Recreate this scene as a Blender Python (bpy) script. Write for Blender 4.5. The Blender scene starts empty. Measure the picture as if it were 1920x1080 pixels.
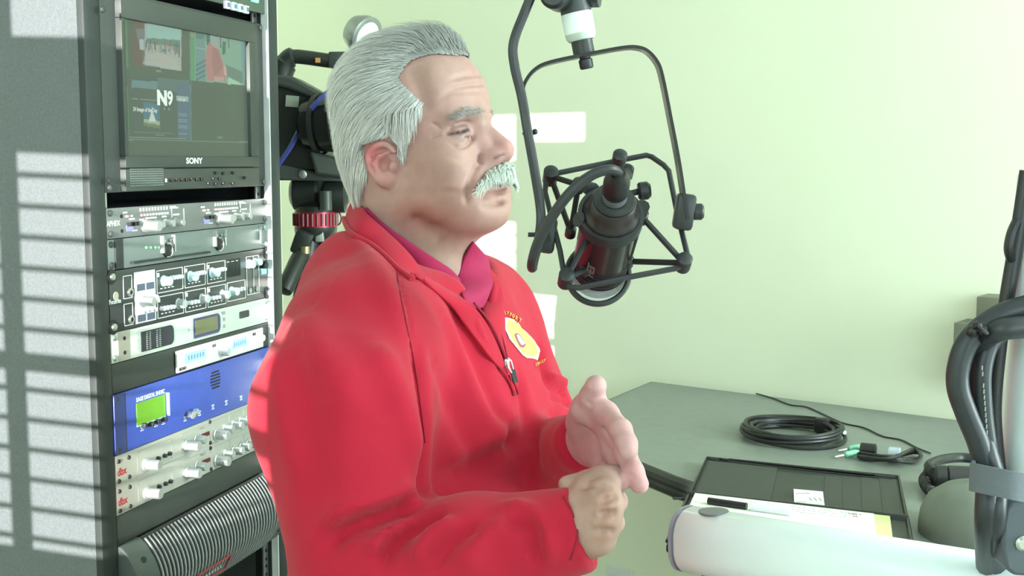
import bpy, bmesh, math, random
import numpy as np
from mathutils import Vector, Matrix
from mathutils.bvhtree import BVHTree

random.seed(7)
rng = np.random.default_rng(7)
C = bpy.context.scene.collection
scn = bpy.context.scene
R = math.radians

# ------------------------------------------------------------------ camera
CAM_H, PITCH, FPX = 1.58, 0.104, 2300.0
cam_d = bpy.data.cameras.new('camera')
cam_d.sensor_width = 36.0
cam_d.lens = FPX / 1920.0 * 36.0
cam_d.clip_start = 0.05
cam = bpy.data.objects.new('camera', cam_d)
cam.location = (0, 0, CAM_H)
cam.rotation_euler = (math.pi / 2 - PITCH, 0, 0)
C.objects.link(cam)
scn.camera = cam

# ------------------------------------------------------------------ colour management, sky, sun, window light
scn.view_settings.view_transform = 'Standard'
scn.view_settings.look = 'None'
scn.view_settings.exposure = 0.58
scn.view_settings.gamma = 1.0
scn.view_settings.use_curve_mapping = False

SUN_DIR = Vector((0.208, 0.978, -0.100)).normalized()     # the way the low morning sun travels
wd = bpy.data.worlds.new('daylight'); scn.world = wd
wd.use_nodes = True
bg = wd.node_tree.nodes['Background']
bg.inputs['Color'].default_value = (0.86, 0.97, 0.93, 1)
bg.inputs['Strength'].default_value = 0.6

sd = bpy.data.lights.new('sun', 'SUN'); sd.energy = 7.0; sd.angle = R(0.18); sd.color = (1.0, 0.96, 0.90)
so = bpy.data.objects.new('sun', sd); C.objects.link(so)
so.rotation_euler = SUN_DIR.to_track_quat('-Z', 'Y').to_euler()

def area(name, loc, target, sx, sy, energy, col):
    d = bpy.data.lights.new(name, 'AREA'); d.shape = 'RECTANGLE'; d.size = sx; d.size_y = sy
    d.energy = energy; d.color = col
    o = bpy.data.objects.new(name, d); C.objects.link(o)
    o.location = loc
    o.rotation_euler = (Vector(target) - Vector(loc)).to_track_quat('-Z', 'Y').to_euler()
    return o
# front fill, then daylight from the windows behind the camera and on the right
area('front_fill', (1.7, -1.45, 1.70), (0.4, 2.6, 1.25), 1.8, 1.4, 22, (0.75, 0.96, 1.0))  # added fill lamp inside the room, set before an unseen window
area('window_daylight_left', (-1.05, -0.75, 2.15), (-0.1, 1.5, 1.25), 1.2, 1.0, 9.5, (0.76, 0.90, 1.0))
area('window_daylight_side', (2.9, 1.0, 1.8), (0.8, 2.55, 1.4), 1.6, 1.5, 150, (0.80, 1.0, 1.0))

# ------------------------------------------------------------------ unprojection (pixel + real depth -> world point)
def ray(px, py):
    xc = (px - 960) / FPX; yc = (540 - py) / FPX
    cp, sp = math.cos(PITCH), math.sin(PITCH)
    return Vector((xc, cp + sp * yc, -sp + cp * yc))
CAMV = Vector((0, 0, CAM_H))
def at(px, py, Y):
    d = ray(px, py); return CAMV + d * (Y / d.y)
def on_z(px, py, z):
    d = ray(px, py); return CAMV + d * ((z - CAM_H) / d.z)
def on_plane(px, py, p0, n):
    d = ray(px, py); return CAMV + d * ((Vector(p0) - CAMV).dot(n) / d.dot(n))

# ------------------------------------------------------------------ materials
MATS = {}
def mat(name, col, rough=0.5, metal=0.0, var=0.06, vscale=30.0, bump=0.0, bscale=200.0, spec=0.5, emit=None, estr=0.0,
        coat=0.0, sheen=0.0, attr=None, sss=0.0, alpha=1.0, transmission=0.0):
    if name in MATS: return MATS[name]
    m = bpy.data.materials.new(name); m.use_nodes = True
    nt = m.node_tree; N = nt.nodes; L = nt.links
    b = N['Principled BSDF']
    b.inputs['Roughness'].default_value = rough
    b.inputs['Metallic'].default_value = metal
    b.inputs['Specular IOR Level'].default_value = spec
    b.inputs['Coat Weight'].default_value = coat
    b.inputs['Sheen Weight'].default_value = sheen
    b.inputs['Alpha'].default_value = alpha
    b.inputs['Transmission Weight'].default_value = transmission
    if sss:
        b.inputs['Subsurface Weight'].default_value = sss
        b.inputs['Subsurface Radius'].default_value = (0.012, 0.005, 0.003)
        b.inputs['Subsurface Scale'].default_value = 1.0
    tc = N.new('ShaderNodeTexCoord')
    src = None
    if attr:
        a = N.new('ShaderNodeAttribute'); a.attribute_name = attr; src = a.outputs['Color']
    if var > 0:
        nz = N.new('ShaderNodeTexNoise'); nz.inputs['Scale'].default_value = vscale; nz.inputs['Detail'].default_value = 4
        L.new(tc.outputs['Object'], nz.inputs['Vector'])
        mp = N.new('ShaderNodeMapRange'); mp.inputs['From Min'].default_value = 0.3; mp.inputs['From Max'].default_value = 0.7
        mp.inputs['To Min'].default_value = 1 - var; mp.inputs['To Max'].default_value = 1 + var
        L.new(nz.outputs['Fac'], mp.inputs['Value'])
        mx = N.new('ShaderNodeMix'); mx.data_type = 'RGBA'; mx.blend_type = 'MULTIPLY'; mx.inputs['Factor'].default_value = 1
        if src: L.new(src, mx.inputs['A'])
        else: mx.inputs['A'].default_value = (*col, 1)
        L.new(mp.outputs['Result'], mx.inputs['B'])
        src = mx.outputs['Result']
    if src: L.new(src, b.inputs['Base Color'])
    else: b.inputs['Base Color'].default_value = (*col, 1)
    if bump > 0:
        n2 = N.new('ShaderNodeTexNoise'); n2.inputs['Scale'].default_value = bscale; n2.inputs['Detail'].default_value = 3
        L.new(tc.outputs['Object'], n2.inputs['Vector'])
        bp = N.new('ShaderNodeBump'); bp.inputs['Strength'].default_value = bump; bp.inputs['Distance'].default_value = 0.002
        L.new(n2.outputs['Fac'], bp.inputs['Height']); L.new(bp.outputs['Normal'], b.inputs['Normal'])
    if emit is not None:
        b.inputs['Emission Color'].default_value = (*emit, 1); b.inputs['Emission Strength'].default_value = estr
    elif estr and attr:
        L.new(a.outputs['Color'], b.inputs['Emission Color']); b.inputs['Emission Strength'].default_value = estr
    MATS[name] = m
    return m

# ------------------------------------------------------------------ mesh builder
def frame(o, x, y, z):
    m = Matrix.Identity(4)
    for i, v in enumerate((x, y, z, o)):
        for j in range(3): m[j][i] = v[j]
    return m
def basis(d, up=(0, 0, 1)):
    d = Vector(d).normalized(); up = Vector(up)
    if abs(d.dot(up.normalized())) > 0.98: up = Vector((1, 0, 0))
    x = up.cross(d).normalized(); y = d.cross(x).normalized()
    return x, y, d

class MB:
    def __init__(s): s.v = []; s.f = []
    def add(s, vs, fs):
        k = len(s.v); s.v += [tuple(v) for v in vs]; s.f += [tuple(i + k for i in f) for f in fs]; return s
    def box(s, c, d, M=None, ch=0.0):
        """box centred at c, full size d; ch chamfers the edges along local y (seen from the front)"""
        hx, hy, hz = d[0] / 2, d[1] / 2, d[2] / 2
        if ch > 0:
            ch = min(ch, hx * .95, hy * .95, hz * .95)
            bm = bmesh.new(); bmesh.ops.create_cube(bm, size=1.0)
            bmesh.ops.scale(bm, vec=d, verts=bm.verts)
            bmesh.ops.bevel(bm, geom=bm.edges[:], offset=ch, segments=2, affect='EDGES', profile=0.5)
            vs = [Vector(v.co) for v in bm.verts]; bm.verts.index_update()
            fs = [[v.index for v in f.verts] for f in bm.faces]; bm.free()
        else:
            vs = [Vector((x * hx, y * hy, z * hz)) for x in (-1, 1) for y in (-1, 1) for z in (-1, 1)]
            fs = [(0, 1, 3, 2), (4, 6, 7, 5), (0, 4, 5, 1), (2, 3, 7, 6), (0, 2, 6, 4), (1, 5, 7, 3)]
        if M is not None: vs = [M @ v for v in vs]
        c = Vector(c)
        return s.add([v + c for v in vs], fs)
    def cyl(s, p0, p1, r0, r1=None, n=20, caps=True):
        if r1 is None: r1 = r0
        p0, p1 = Vector(p0), Vector(p1); x, y, d = basis(p1 - p0)
        vs = []
        for p, r in ((p0, r0), (p1, r1)):
            for i in range(n):
                a = 2 * math.pi * i / n; vs.append(p + x * (r * math.cos(a)) + y * (r * math.sin(a)))
        fs = [(i, (i + 1) % n, n + (i + 1) % n, n + i) for i in range(n)]
        if caps: fs += [tuple(range(n - 1, -1, -1)), tuple(range(n, 2 * n))]
        return s.add(vs, fs)
    def lathe(s, p0, d, prof, n=24, close=True):
        """prof: (distance along d, radius) pairs"""
        p0 = Vector(p0); x, y, d = basis(d); vs = []; fs = []
        for t, r in prof:
            for i in range(n):
                a = 2 * math.pi * i / n; vs.append(p0 + d * t + x * (r * math.cos(a)) + y * (r * math.sin(a)))
        m = len(prof)
        for j in range(m - 1):
            for i in range(n):
                fs.append((j * n + i, j * n + (i + 1) % n, (j + 1) * n + (i + 1) % n, (j + 1) * n + i))
        if close: fs += [tuple(range(n - 1, -1, -1)), tuple(range((m - 1) * n, m * n))]
        return s.add(vs, fs)
    def tube(s, pts, r, n=10, closed=False, caps=True, flat=None):
        pts = [Vector(p) for p in pts]; m = len(pts)
        rr = r if hasattr(r, '__len__') else [r] * m
        vs = []; fs = []; px = None
        for i, p in enumerate(pts):
            if closed: d = pts[(i + 1) % m] - pts[i - 1]
            else: d = pts[min(i + 1, m - 1)] - pts[max(i - 1, 0)]
            d = d.normalized() if d.length > 1e-9 else Vector((0, 0, 1))
            if px is None: x, y, _ = basis(d)
            else:
                x = (px - d * px.dot(d)); x = x.normalized() if x.length > 1e-6 else basis(d)[0]
                y = d.cross(x)
            px = x
            for k in range(n):
                a = 2 * math.pi * k / n; vs.append(p + x * (rr[i] * math.cos(a)) + y * (rr[i] * math.sin(a)))
        for i in range(m if closed else m - 1):
            j = (i + 1) % m
            for k in range(n): fs.append((i * n + k, i * n + (k + 1) % n, j * n + (k + 1) % n, j * n + k))
        if caps and not closed: fs += [tuple(range(n - 1, -1, -1)), tuple(range((m - 1) * n, m * n))]
        return s.add(vs, fs)
    def strip(s, pts, nrm, w, t):
        """flat bar swept along pts: width w along nrm, thickness t"""
        pts = [Vector(p) for p in pts]; nrm = Vector(nrm).normalized(); vs = []; fs = []; m = len(pts)
        for i, p in enumerate(pts):
            d = (pts[min(i + 1, m - 1)] - pts[max(i - 1, 0)]).normalized(); q = d.cross(nrm).normalized()
            for a, b in ((1, 1), (1, -1), (-1, -1), (-1, 1)): vs.append(p + nrm * (a * w / 2) + q * (b * t / 2))
        for i in range(m - 1):
            for k in range(4): fs.append((i * 4 + k, i * 4 + (k + 1) % 4, i * 4 + 4 + (k + 1) % 4, i * 4 + 4 + k))
        fs += [(3, 2, 1, 0), tuple(range((m - 1) * 4, m * 4))]
        return s.add(vs, fs)
    def prism(s, poly, M, t):
        """2D polygon extruded from 0 to t along the frame's third axis"""
        n = len(poly); vs = [M @ Vector((x, y, 0)) for x, y in poly] + [M @ Vector((x, y, t)) for x, y in poly]
        fs = [tuple(range(n - 1, -1, -1)), tuple(range(n, 2 * n))] + [(i, (i + 1) % n, n + (i + 1) % n, n + i) for i in range(n)]
        return s.add(vs, fs)
    def ball(s, c, r, n=14, sc=(1, 1, 1), M=None):
        c = Vector(c); vs = [Vector((0, 0, -1))]; m = max(6, n // 2)
        for j in range(1, m):
            ph = -math.pi / 2 + math.pi * j / m
            for i in range(n):
                a = 2 * math.pi * i / n; vs.append(Vector((math.cos(ph) * math.cos(a), math.cos(ph) * math.sin(a), math.sin(ph))))
        vs.append(Vector((0, 0, 1))); fs = []
        for i in range(n): fs.append((0, 1 + (i + 1) % n, 1 + i))
        for j in range(m - 2):
            for i in range(n): fs.append((1 + j * n + i, 1 + j * n + (i + 1) % n, 1 + (j + 1) * n + (i + 1) % n, 1 + (j + 1) * n + i))
        k = 1 + (m - 2) * n
        for i in range(n): fs.append((k + i, k + (i + 1) % n, len(vs) - 1))
        vs = [Vector((v.x * sc[0], v.y * sc[1], v.z * sc[2])) * r for v in vs]
        if M is not None: vs = [M @ v for v in vs]
        return s.add([v + c for v in vs], fs)
    def build(s, name, m, parent=None, world=False, label=None, smooth=35, bevel=0.0):
        vs = s.v
        if world and parent is not None:
            inv = WM[parent.name].inverted(); vs = [inv @ Vector(v) for v in vs]
        me = bpy.data.meshes.new(name); me.from_pydata([tuple(v) for v in vs], [], s.f); me.update()
        return link_mesh(name, me, m, parent, label, smooth, bevel)

WM = {}
def link_mesh(name, me, m, parent=None, label=None, smooth=35, bevel=0.0):
    if m is not None: me.materials.append(m)
    if smooth:
        me.polygons.foreach_set('use_smooth', [True] * len(me.polygons))
        me.set_sharp_from_angle(angle=R(smooth))
    o = bpy.data.objects.new(name, me); C.objects.link(o)
    if parent is not None: o.parent = parent; WM[o.name] = WM[parent.name]
    else: WM[o.name] = Matrix.Identity(4)
    if bevel > 0:
        bv = o.modifiers.new('edge', 'BEVEL'); bv.width = bevel; bv.segments = 2; bv.limit_method = 'ANGLE'
    if label: o['label'] = label
    return o
def thing(name, label, cat, M=None, group=None):
    o = bpy.data.objects.new(name, None); C.objects.link(o); o.empty_display_size = 0.05
    if M is None: M = Matrix.Identity(4)
    if not isinstance(M, Matrix): M = Matrix.Translation(Vector(M))
    o.matrix_world = M; WM[o.name] = M.copy()
    o['label'] = label; o['category'] = cat
    if group: o['group'] = group
    return o
def tag(o, label, cat, group=None):
    o['label'] = label; o['category'] = cat
    if group: o['group'] = group
    return o
def struct(name, mb, m, **k):
    o = mb.build(name, m, **k); o['kind'] = 'structure'; return o

def text_mesh(txt, size, bold=0.0, ext=0.0002, align='LEFT', shear=0.0, spacing=1.0):
    cu = bpy.data.curves.new('lettering', 'FONT'); cu.body = txt; cu.size = size; cu.offset = bold; cu.extrude = ext
    cu.align_x = align; cu.align_y = 'CENTER'; cu.resolution_u = 3; cu.shear = shear; cu.space_character = spacing
    o = bpy.data.objects.new('lettering', cu); C.objects.link(o)
    bpy.context.view_layer.update()
    me = bpy.data.meshes.new_from_object(o)
    bpy.data.objects.remove(o); bpy.data.curves.remove(cu)
    return me
def text(txt, size, M, m, parent, bold=0.0, ext=0.0002, align='LEFT', name='lettering', sx=1.0, spacing=1.0):
    me = text_mesh(txt, size, bold, ext, align, spacing=spacing)
    me.transform(M @ Matrix.Diagonal((sx, 1, 1, 1)))
    me.materials.clear()
    return link_mesh(name, me, m, parent, smooth=0)

def spline(pts, n=8, closed=False):
    """Catmull-Rom through the points"""
    P = [Vector(p) for p in pts]; out = []; m = len(P)
    for i in range(m if closed else m - 1):
        if closed: a, b, c, d = P[i - 1], P[i], P[(i + 1) % m], P[(i + 2) % m]
        else: a, b, c, d = P[max(i - 1, 0)], P[i], P[i + 1], P[min(i + 2, m - 1)]
        for k in range(n):
            t = k / n
            out.append(0.5 * ((2 * b) + (c - a) * t + (2 * a - 5 * b + 4 * c - d) * t * t + (3 * b - a - 3 * c + d) * t ** 3))
    if not closed: out.append(P[-1].copy())
    return out
# ------------------------------------------------------------------ the room
WALL_A = Vector((0.341, 2.866, 0.0)); WALL_D = Vector((0.7915, -0.6112, 0)).normalized()
WALL_N = Vector((-WALL_D.y * -1 * -1, 0, 0))
WALL_N = Vector((-0.6112, -0.7915, 0)).normalized()                 # towards the room
TZ = 1.06                                                           # counter top height
m_wall = mat('wall_paint', (0.92, 0.95, 0.76), rough=0.75, var=0.02, vscale=3, bump=0.05, bscale=400)
m_ceil = mat('ceiling_paint', (0.85, 0.87, 0.82), rough=0.8, var=0.02)
m_floor = mat('floor_vinyl', (0.45, 0.44, 0.38), rough=0.5, var=0.1, vscale=8)
# corner of the two walls seen between rack and camcorder
k = (0.341 + 0.1878 * 2.866) / (0.7915 - 0.1878 * 0.6112)
CORNER = WALL_A - WALL_D * k
def wall_slab(name, p, q, n, z0=0.0, z1=2.75, t=0.12, m=m_wall):
    p, q = Vector(p), Vector(q); a = (q - p); L = a.length; a.normalize()
    mb = MB(); M = frame((0, 0, 0), a, -n, (0, 0, 1))
    c = (p + q) / 2 - n * (t / 2); c.z = (z0 + z1) / 2
    mb.box(c, (L, t, z1 - z0), M)
    return struct(name, mb, m)
wall_slab('wall_far', CORNER - WALL_D * 0.12, WALL_A + WALL_D * 3.4, WALL_N)
LW_N = WALL_D.copy()                                                # left wall faces along the far wall
LW_END = CORNER + WALL_N * 4.35
wall_slab('wall_left', CORNER, LW_END, LW_N)
RW0 = WALL_A + WALL_D * 3.3; RW1 = RW0 + WALL_N * 4.2
wall_slab('added_wall_right', RW0, RW1, -WALL_D, 0.0, 1.0)  # unseen low wall, added to keep low light from under the counter
wall_slab('added_wall_header', RW0, RW1, -WALL_D, 2.45, 2.75)  # unseen header of the same added wall
fl = MB(); fl.box((0.4, 0.9, -0.05), (9, 9, 0.1)); struct('floor', fl, m_floor)
ce = MB(); ce.box((0.4, 1.2, 2.80), (8, 6.5, 0.1)); struct('ceiling', ce, m_ceil)
bb = MB(); 
bb.box((WALL_A + WALL_D * 1.0 + WALL_N * 0.008 + Vector((0, 0, 0.05))), (4.5, 0.016, 0.1), frame((0, 0, 0), WALL_D, -WALL_N, (0, 0, 1)))
struct('baseboard_far', bb, mat('baseboard_vinyl', (0.12, 0.12, 0.11), rough=0.5))

# the window wall behind the camera: jambs, beam, sill and a blind of open slats; the sun comes through it
D0 = 1.55                                                           # its distance behind the camera
def win_pt(w, h): return WALL_N * D0 + WALL_D * w + Vector((0, 0, h))
tt = SUN_DIR.copy()
def back_to_window(P):
    lam = (D0 - P.dot(WALL_N)) / (-tt.dot(WALL_N))
    q = P - tt * lam
    return q.dot(WALL_D), q.z
MW = frame(WALL_N * D0, WALL_D, -WALL_N, Vector((0, 0, 1)))
def wbox(mb, w0, w1, h0, h1, y=-0.06, t=0.12):
    c = MW @ Vector(((w0 + w1) / 2, y, (h0 + h1) / 2)); return mb.box(c, (w1 - w0, t, h1 - h0), MW.to_3x3().to_4x4())
mb = MB()
wbox(mb, -2.6, -1.14, 0, 2.75); wbox(mb, 0.300, 1.15, 0, 2.75); wbox(mb, 3.05, 3.6, 0, 2.75)
wbox(mb, -1.14, 0.300, 0, 1.299); wbox(mb, 1.15, 3.05, 0, 0.95); wbox(mb, 1.15, 3.05, 2.45, 2.75)
wbox(mb, -1.14, 0.300, 1.880, 2.027); wbox(mb, -1.14, 0.300, 2.151, 2.75)
wbox(mb, 0.075, 0.300, 1.69, 1.88, -0.03, 0.02); wbox(mb, 0.075, 0.300, 2.02, 2.077, -0.03, 0.02)
struct('wall_back', mb, m_wall)
mfr = mat('window_frame_paint', (0.75, 0.76, 0.72), rough=0.4)
mb = MB()
for w in (-0.88, -0.64, -0.397, -0.160, 0.075): wbox(mb, w - 0.012, w + 0.012, 1.299, 2.75, -0.05, 0.03)
wbox(mb, -1.14, 0.300, 1.565, 1.589, -0.05, 0.03)
struct('window_1', mb, mfr)
mb = MB()
for w in (1.15, 2.1, 3.02): wbox(mb, w, w + 0.03, 0.95, 2.45, -0.05, 0.05)
wbox(mb, 1.15, 3.05, 0.95, 0.98, -0.05, 0.05); wbox(mb, 1.15, 3.05, 2.42, 2.45, -0.05, 0.05)
win2 = struct('added_window', mb, mfr)  # unseen window, added to go with the front fill lamp
mb = MB(); wbox(mb, 1.15, 3.05, 0.95, 2.45, -0.09, 0.008)
mb.build('pane', mat('frosted_pane', (0.9, 0.95, 0.95), rough=0.6, var=0), win2)
bl = thing('window_blind', 'white venetian blind with open slats in the window behind the camera', 'blind', MW @ Matrix.Translation((-0.43, 0.02, 1.282)))
msl = mat('blind_slat', (0.8, 0.8, 0.76), rough=0.5)
sl0 = None
for i in range(13):
    h = 0.03 + i * 0.0435
    if sl0 is None:
        mb = MB(); mb.box((0, 0, h), (1.42, 0.026, 0.0022), Matrix.Rotation(R(-15 - 5.7), 4, 'X')); sl0 = mb.build('slat', msl, bl, smooth=0)
    else:
        o = sl0.copy(); C.objects.link(o); o.parent = bl; o.location = (0, 0, i * 0.0435)
mb = MB(); mb.box((0, 0, 0.60), (1.42, 0.04, 0.03)); mb.build('head_rail', msl, bl)

# wall outlet low on the far wall
P = on_plane(1163, 1086, WALL_A, WALL_N)
ol = thing('wall_outlet', 'white outlet plate low on the pale green wall under the counter', 'outlet', frame(P, WALL_D, -WALL_N, Vector((0, 0, 1))))
mwp = mat('white_plastic', (0.82, 0.86, 0.84), rough=0.35, var=0.01)
mb = MB(); mb.box((0, -0.004, 0), (0.075, 0.008, 0.06), ch=0.003); mb.build('cover_plate', mwp, ol)
for sx in (-0.016, 0.016):
    mb = MB(); mb.box((sx, -0.009, -0.004), (0.022, 0.004, 0.03), ch=0.0015); mb.build('socket', mwp, ol)

# counter
mtop = mat('counter_laminate', (0.225, 0.25, 0.225), rough=0.42, var=0.05, vscale=60, spec=0.45)
medge = mat('counter_edge_rubber', (0.018, 0.018, 0.018), rough=0.35, var=0.05)
def arc(pts, r=0.05): return pts
outline = [WALL_A + WALL_N * .016, Vector((0.20, 2.612, 0)), Vector((0.105, 2.44, 0)), Vector((0.082, 2.37, 0)), Vector((0.105, 2.30, 0)), Vector((0.214, 2.10, 0)), Vector((0.268, 1.995, 0)),
           Vector((0.298, 1.93, 0)), Vector((0.285, 1.82, 0)), Vector((0.265, 1.62, 0)), Vector((0.27, 1.40, 0)), Vector((0.33, 1.22, 0)), Vector((0.50, 1.10, 0)), Vector((1.0, 1.0, 0)), Vector((1.75, 0.95, 0))]
front = [outline[0]] + spline(outline[1:], 5)
back = WALL_A + WALL_D * 2.2 + WALL_N * .003
poly = [(p.x, p.y) for p in front] + [(back.x, back.y)]
ct = thing('counter', 'dark grey green standing counter with a black rounded edge along the wall', 'counter', (0.9, 1.9, 0))
mb = MB(); mb.prism([(x, y) for x, y in poly], Matrix.Translation((0, 0, TZ - 0.034)), 0.034)
mb.build('worktop', mtop, ct, world=True)
mb = MB()
for dz, rr in ((-0.0135, 0.0135), (-0.0245, 0.0135)):
    mb.tube([p + Vector((0, 0, TZ + dz)) for p in front], rr, 10)
mb.build('edge_bumper', medge, ct, world=True)
mleg = mat('counter_leg_steel', (0.05, 0.05, 0.05), rough=0.4)
for x, y in ((0.62, 2.3), (0.62, 1.35), (1.55, 1.25), (1.5, 1.75)):
    mb = MB(); mb.cyl((x, y, 0.012), (x, y, TZ - 0.034), 0.03); mb.cyl((x, y, 0), (x, y, 0.012), 0.09); mb.build('leg', mleg, ct, world=True)

# stepped grey housing on the far wall
P = on_plane(1856, 655, WALL_A, WALL_N)
P = P.copy()
mg = mat('grey_olive_metal', (0.20, 0.205, 0.155), rough=0.55)
hb = thing('wall_housing', 'grey stepped metal housing mounted on the wall behind the cable bundle', 'housing', frame(P, WALL_D, -WALL_N, Vector((0, 0, 1))))
def hw(px0, px1, py0, py1): 
    a = WM[hb.name].inverted() @ on_plane(px0, py0, WALL_A, WALL_N); b = WM[hb.name].inverted() @ on_plane(px1, py1, WALL_A, WALL_N); return a, b
a, b = hw(1813, 1905, 597, 724)
mb = MB(); mb.box(((a.x + b.x) / 2, -0.04, (a.z + b.z) / 2), (b.x - a.x, 0.08, a.z - b.z), ch=0.002); mb.build('lower_case', mg, hb)
a, b = hw(1852, 1990, 550, 605)
mb = MB(); mb.box(((a.x + b.x) / 2, -0.035, (a.z + b.z) / 2), (b.x - a.x, 0.07, a.z - b.z), ch=0.002); mb.build('upper_case', mg, hb)
# ------------------------------------------------------------------ equipment rack
YAW = 0.2774; U = 0.04445; RW = 0.4826
RO = Vector((-0.5705, 1.7263, 1.513))
RX = Vector((math.sin(YAW), math.cos(YAW), 0)); RY = Vector((-math.cos(YAW), math.sin(YAW), 0)); RZ = Vector((0, 0, 1))
RN = -RY
MR = frame(RO, RX, RY, RZ); MRi = MR.inverted()
def rk(px, py, out=0.0):
    """local (x, z) on the rack's front plane, out metres in front of it"""
    p = MRi @ on_plane(px, py, RO + RN * out, RN); return p.x, p.z
FRONT = Matrix(((1, 0, 0, 0), (0, 0, 1, 0), (0, 1, 0, 0), (0, 0, 0, 1)))   # text plane (x,y) -> rack (x,z)
def TF(x, z, y=-0.0006): 
    # text in the plane facing -y
    return Matrix.Translation((x, y, z)) @ Matrix.Rotation(R(90), 4, 'X')
m_rk = mat('rack_grey_paint', (0.036, 0.044, 0.044), rough=0.45, var=0.05, bump=0.15, bscale=900, spec=0.25)
m_side = mat('rack_side_paint', (0.134, 0.152, 0.166), rough=0.5, var=0.12, vscale=260, bump=0.35, bscale=420, spec=0.5)
m_dark = mat('rack_dark_metal', (0.035, 0.04, 0.042), rough=0.5)
m_blk = mat('black_plastic', (0.012, 0.012, 0.014), rough=0.4)
m_chr = mat('zinc_steel', (0.62, 0.64, 0.64), rough=0.3, metal=0.9, var=0.05)
m_sil = mat('brushed_silver', (0.50, 0.53, 0.52), rough=0.38, metal=0.55, var=0.05)
m_white_ink = mat('white_ink', (0.80, 0.86, 0.84), rough=0.6, var=0)
m_grey_ink = mat('grey_ink', (0.30, 0.33, 0.32), rough=0.6, var=0)
m_black_ink = mat('black_ink', (0.03, 0.03, 0.03), rough=0.6, var=0)
ZB = -1.513; ZT = 0.62
rack = thing('equipment_rack', 'tall grey metal equipment rack with a speckled side panel', 'rack', MR)
PW = 0.0375
mb = MB(); mb.box((-PW / 2, 0.02 + 0.004, (ZB + ZT) / 2), (PW, 0.05, ZT - ZB), ch=0.004); mb.build('front_post', m_rk, rack)
mb = MB(); mb.box((RW + PW / 2 + .001, 0.02 - 0.006, (ZB + ZT) / 2), (PW - .002, 0.05, ZT - ZB), ch=0.004); mb.build('front_post', m_rk, rack)
mb = MB(); mb.box((-PW + 0.001, 0.36, (ZB + ZT) / 2), (0.0025, 0.70, ZT - ZB - 0.02)); mb.build('side_panel', m_side, rack)
mb = MB(); mb.box((RW + PW - 0.001, 0.36, (ZB + ZT) / 2), (0.0025, 0.70, ZT - ZB - 0.02)); mb.build('side_panel', m_side, rack)
mb = MB(); mb.box((RW / 2, 0.70, (ZB + ZT) / 2), (RW + 2 * PW, 0.01, ZT - ZB)); mb.build('rear_panel', m_dark, rack)
mb = MB(); mb.box((RW / 2, 0.35, ZT - 0.01), (RW + 2 * PW, 0.72, 0.02)); mb.build('top_panel', m_rk, rack)
mb = MB(); mb.box((RW / 2, 0.35, ZB + 0.03), (RW + 2 * PW, 0.72, 0.06)); mb.build('plinth', m_rk, rack)
# threaded rails with their holes, set just behind the front plates
for side, xc in (('l', 0.009), ('r', RW - 0.009)):
    mb = MB(); mb.box((xc, 0.012, (ZB + ZT) / 2), (0.018, 0.003, ZT - ZB - .1)); mb.build('mounting_rail', m_chr, rack)
    mb = MB()
    for i in range(-13, 32):
        for f in (0.15, 0.5, 0.85): mb.cyl((xc, 0.0104, -(i + f) * U), (xc, 0.0095, -(i + f) * U), 0.0032, n=8)
    o = mb.build('rail_holes', m_blk, rack); o['kind'] = 'stuff'
# inner flange of the right post (its sunlit look put into a pale colour) and screws on the left post
mb = MB(); mb.box((RW - 0.0005, -0.0045, (ZB + ZT) / 2), (0.003, 0.013, ZT - ZB)); mb.build('post_flange', mat('sunlit_flange', (0.75, 0.77, 0.78), rough=0.4, metal=0.2), rack)
def screw_mesh(mb, x, z, r=0.0048, y=0.0):
    mb.lathe((x, y, z), (0, -1, 0), [(0, r), (0.0015, r), (0.003, r * 0.75), (0.0035, 0.001)], 12)
for px, py in ((190, 17), (193, 339)):
    x, z = rk(px, py, 0.012); mb = MB(); mb.lathe((-0.008, -0.0105, z), (0, -1, 0), [(0, .005), (.002, .0045), (.003, .002)], 12); mb.build('screw', m_dark, rack)

def unit(name, label, cat, u0, u1, depth, m, x0=0.0, x1=RW, thick=0.004, out=0.0, chassis=True, ears=True, ch=0.0012):
    """a rack unit: Empty at its front lower left; children in its own frame with x along the front, z up from its lower edge"""
    z0 = -u1 * U
    t = thing(name, label, cat, MR @ Matrix.Translation((x0, 0, z0)), None)
    h = (u1 - u0) * U - 0.0009; w = x1 - x0
    mb = MB(); mb.box((w / 2, thick / 2 - out, h / 2), (w, thick, h), ch=ch); mb.build('faceplate', m, t)
    if chassis:
        cx0 = max(0.022 - x0, 0.0); cx1 = min(RW - 0.022, x1) - x0
        mb = MB(); mb.box(((cx0 + cx1) / 2, thick + depth / 2, h / 2), (cx1 - cx0, depth, h - 0.003)); mb.build('chassis', m_dark, t)
    t['_x0'] = x0; t['_z0'] = z0; t['_h'] = h
    return t
def loc(t, px, py, out=0.0):
    x, z = rk(px, py, out); return x - t['_x0'], z - t['_z0']
def screws(t, m=m_chr, xs=(0.008, RW - 0.008), inset=0.007):
    h = t['_h']
    for x in xs:
        for z in ((inset, h - inset) if h > 0.03 else (h / 2,)):
            mb = MB(); screw_mesh(mb, x, z); mb.build('screw', m, t)
KM = {}
def knob(t, x, z, r, L, m, line=None, y=0.0, skirt=True, cap=None):
    key = (round(r, 4), round(L, 4), m.name, line, skirt, cap)
    if key not in KM:
        mb = MB(); pr = [(0, r * 1.18), (L * 0.16, r * 1.15), (L * 0.2, r)] if skirt else [(0, r)]
        mb.lathe((0, 0, 0), (0, -1, 0), pr + [(L * 0.93, r * 0.93), (L, r * 0.82)], 18)
        o = mb.build('knob', m, t)
        KM[key] = o
        o.location = (x, y, z)
    else:
        o = KM[key].copy(); C.objects.link(o); o.parent = t; o.location = (x, y, z); o.name = 'knob'
    return o
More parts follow.
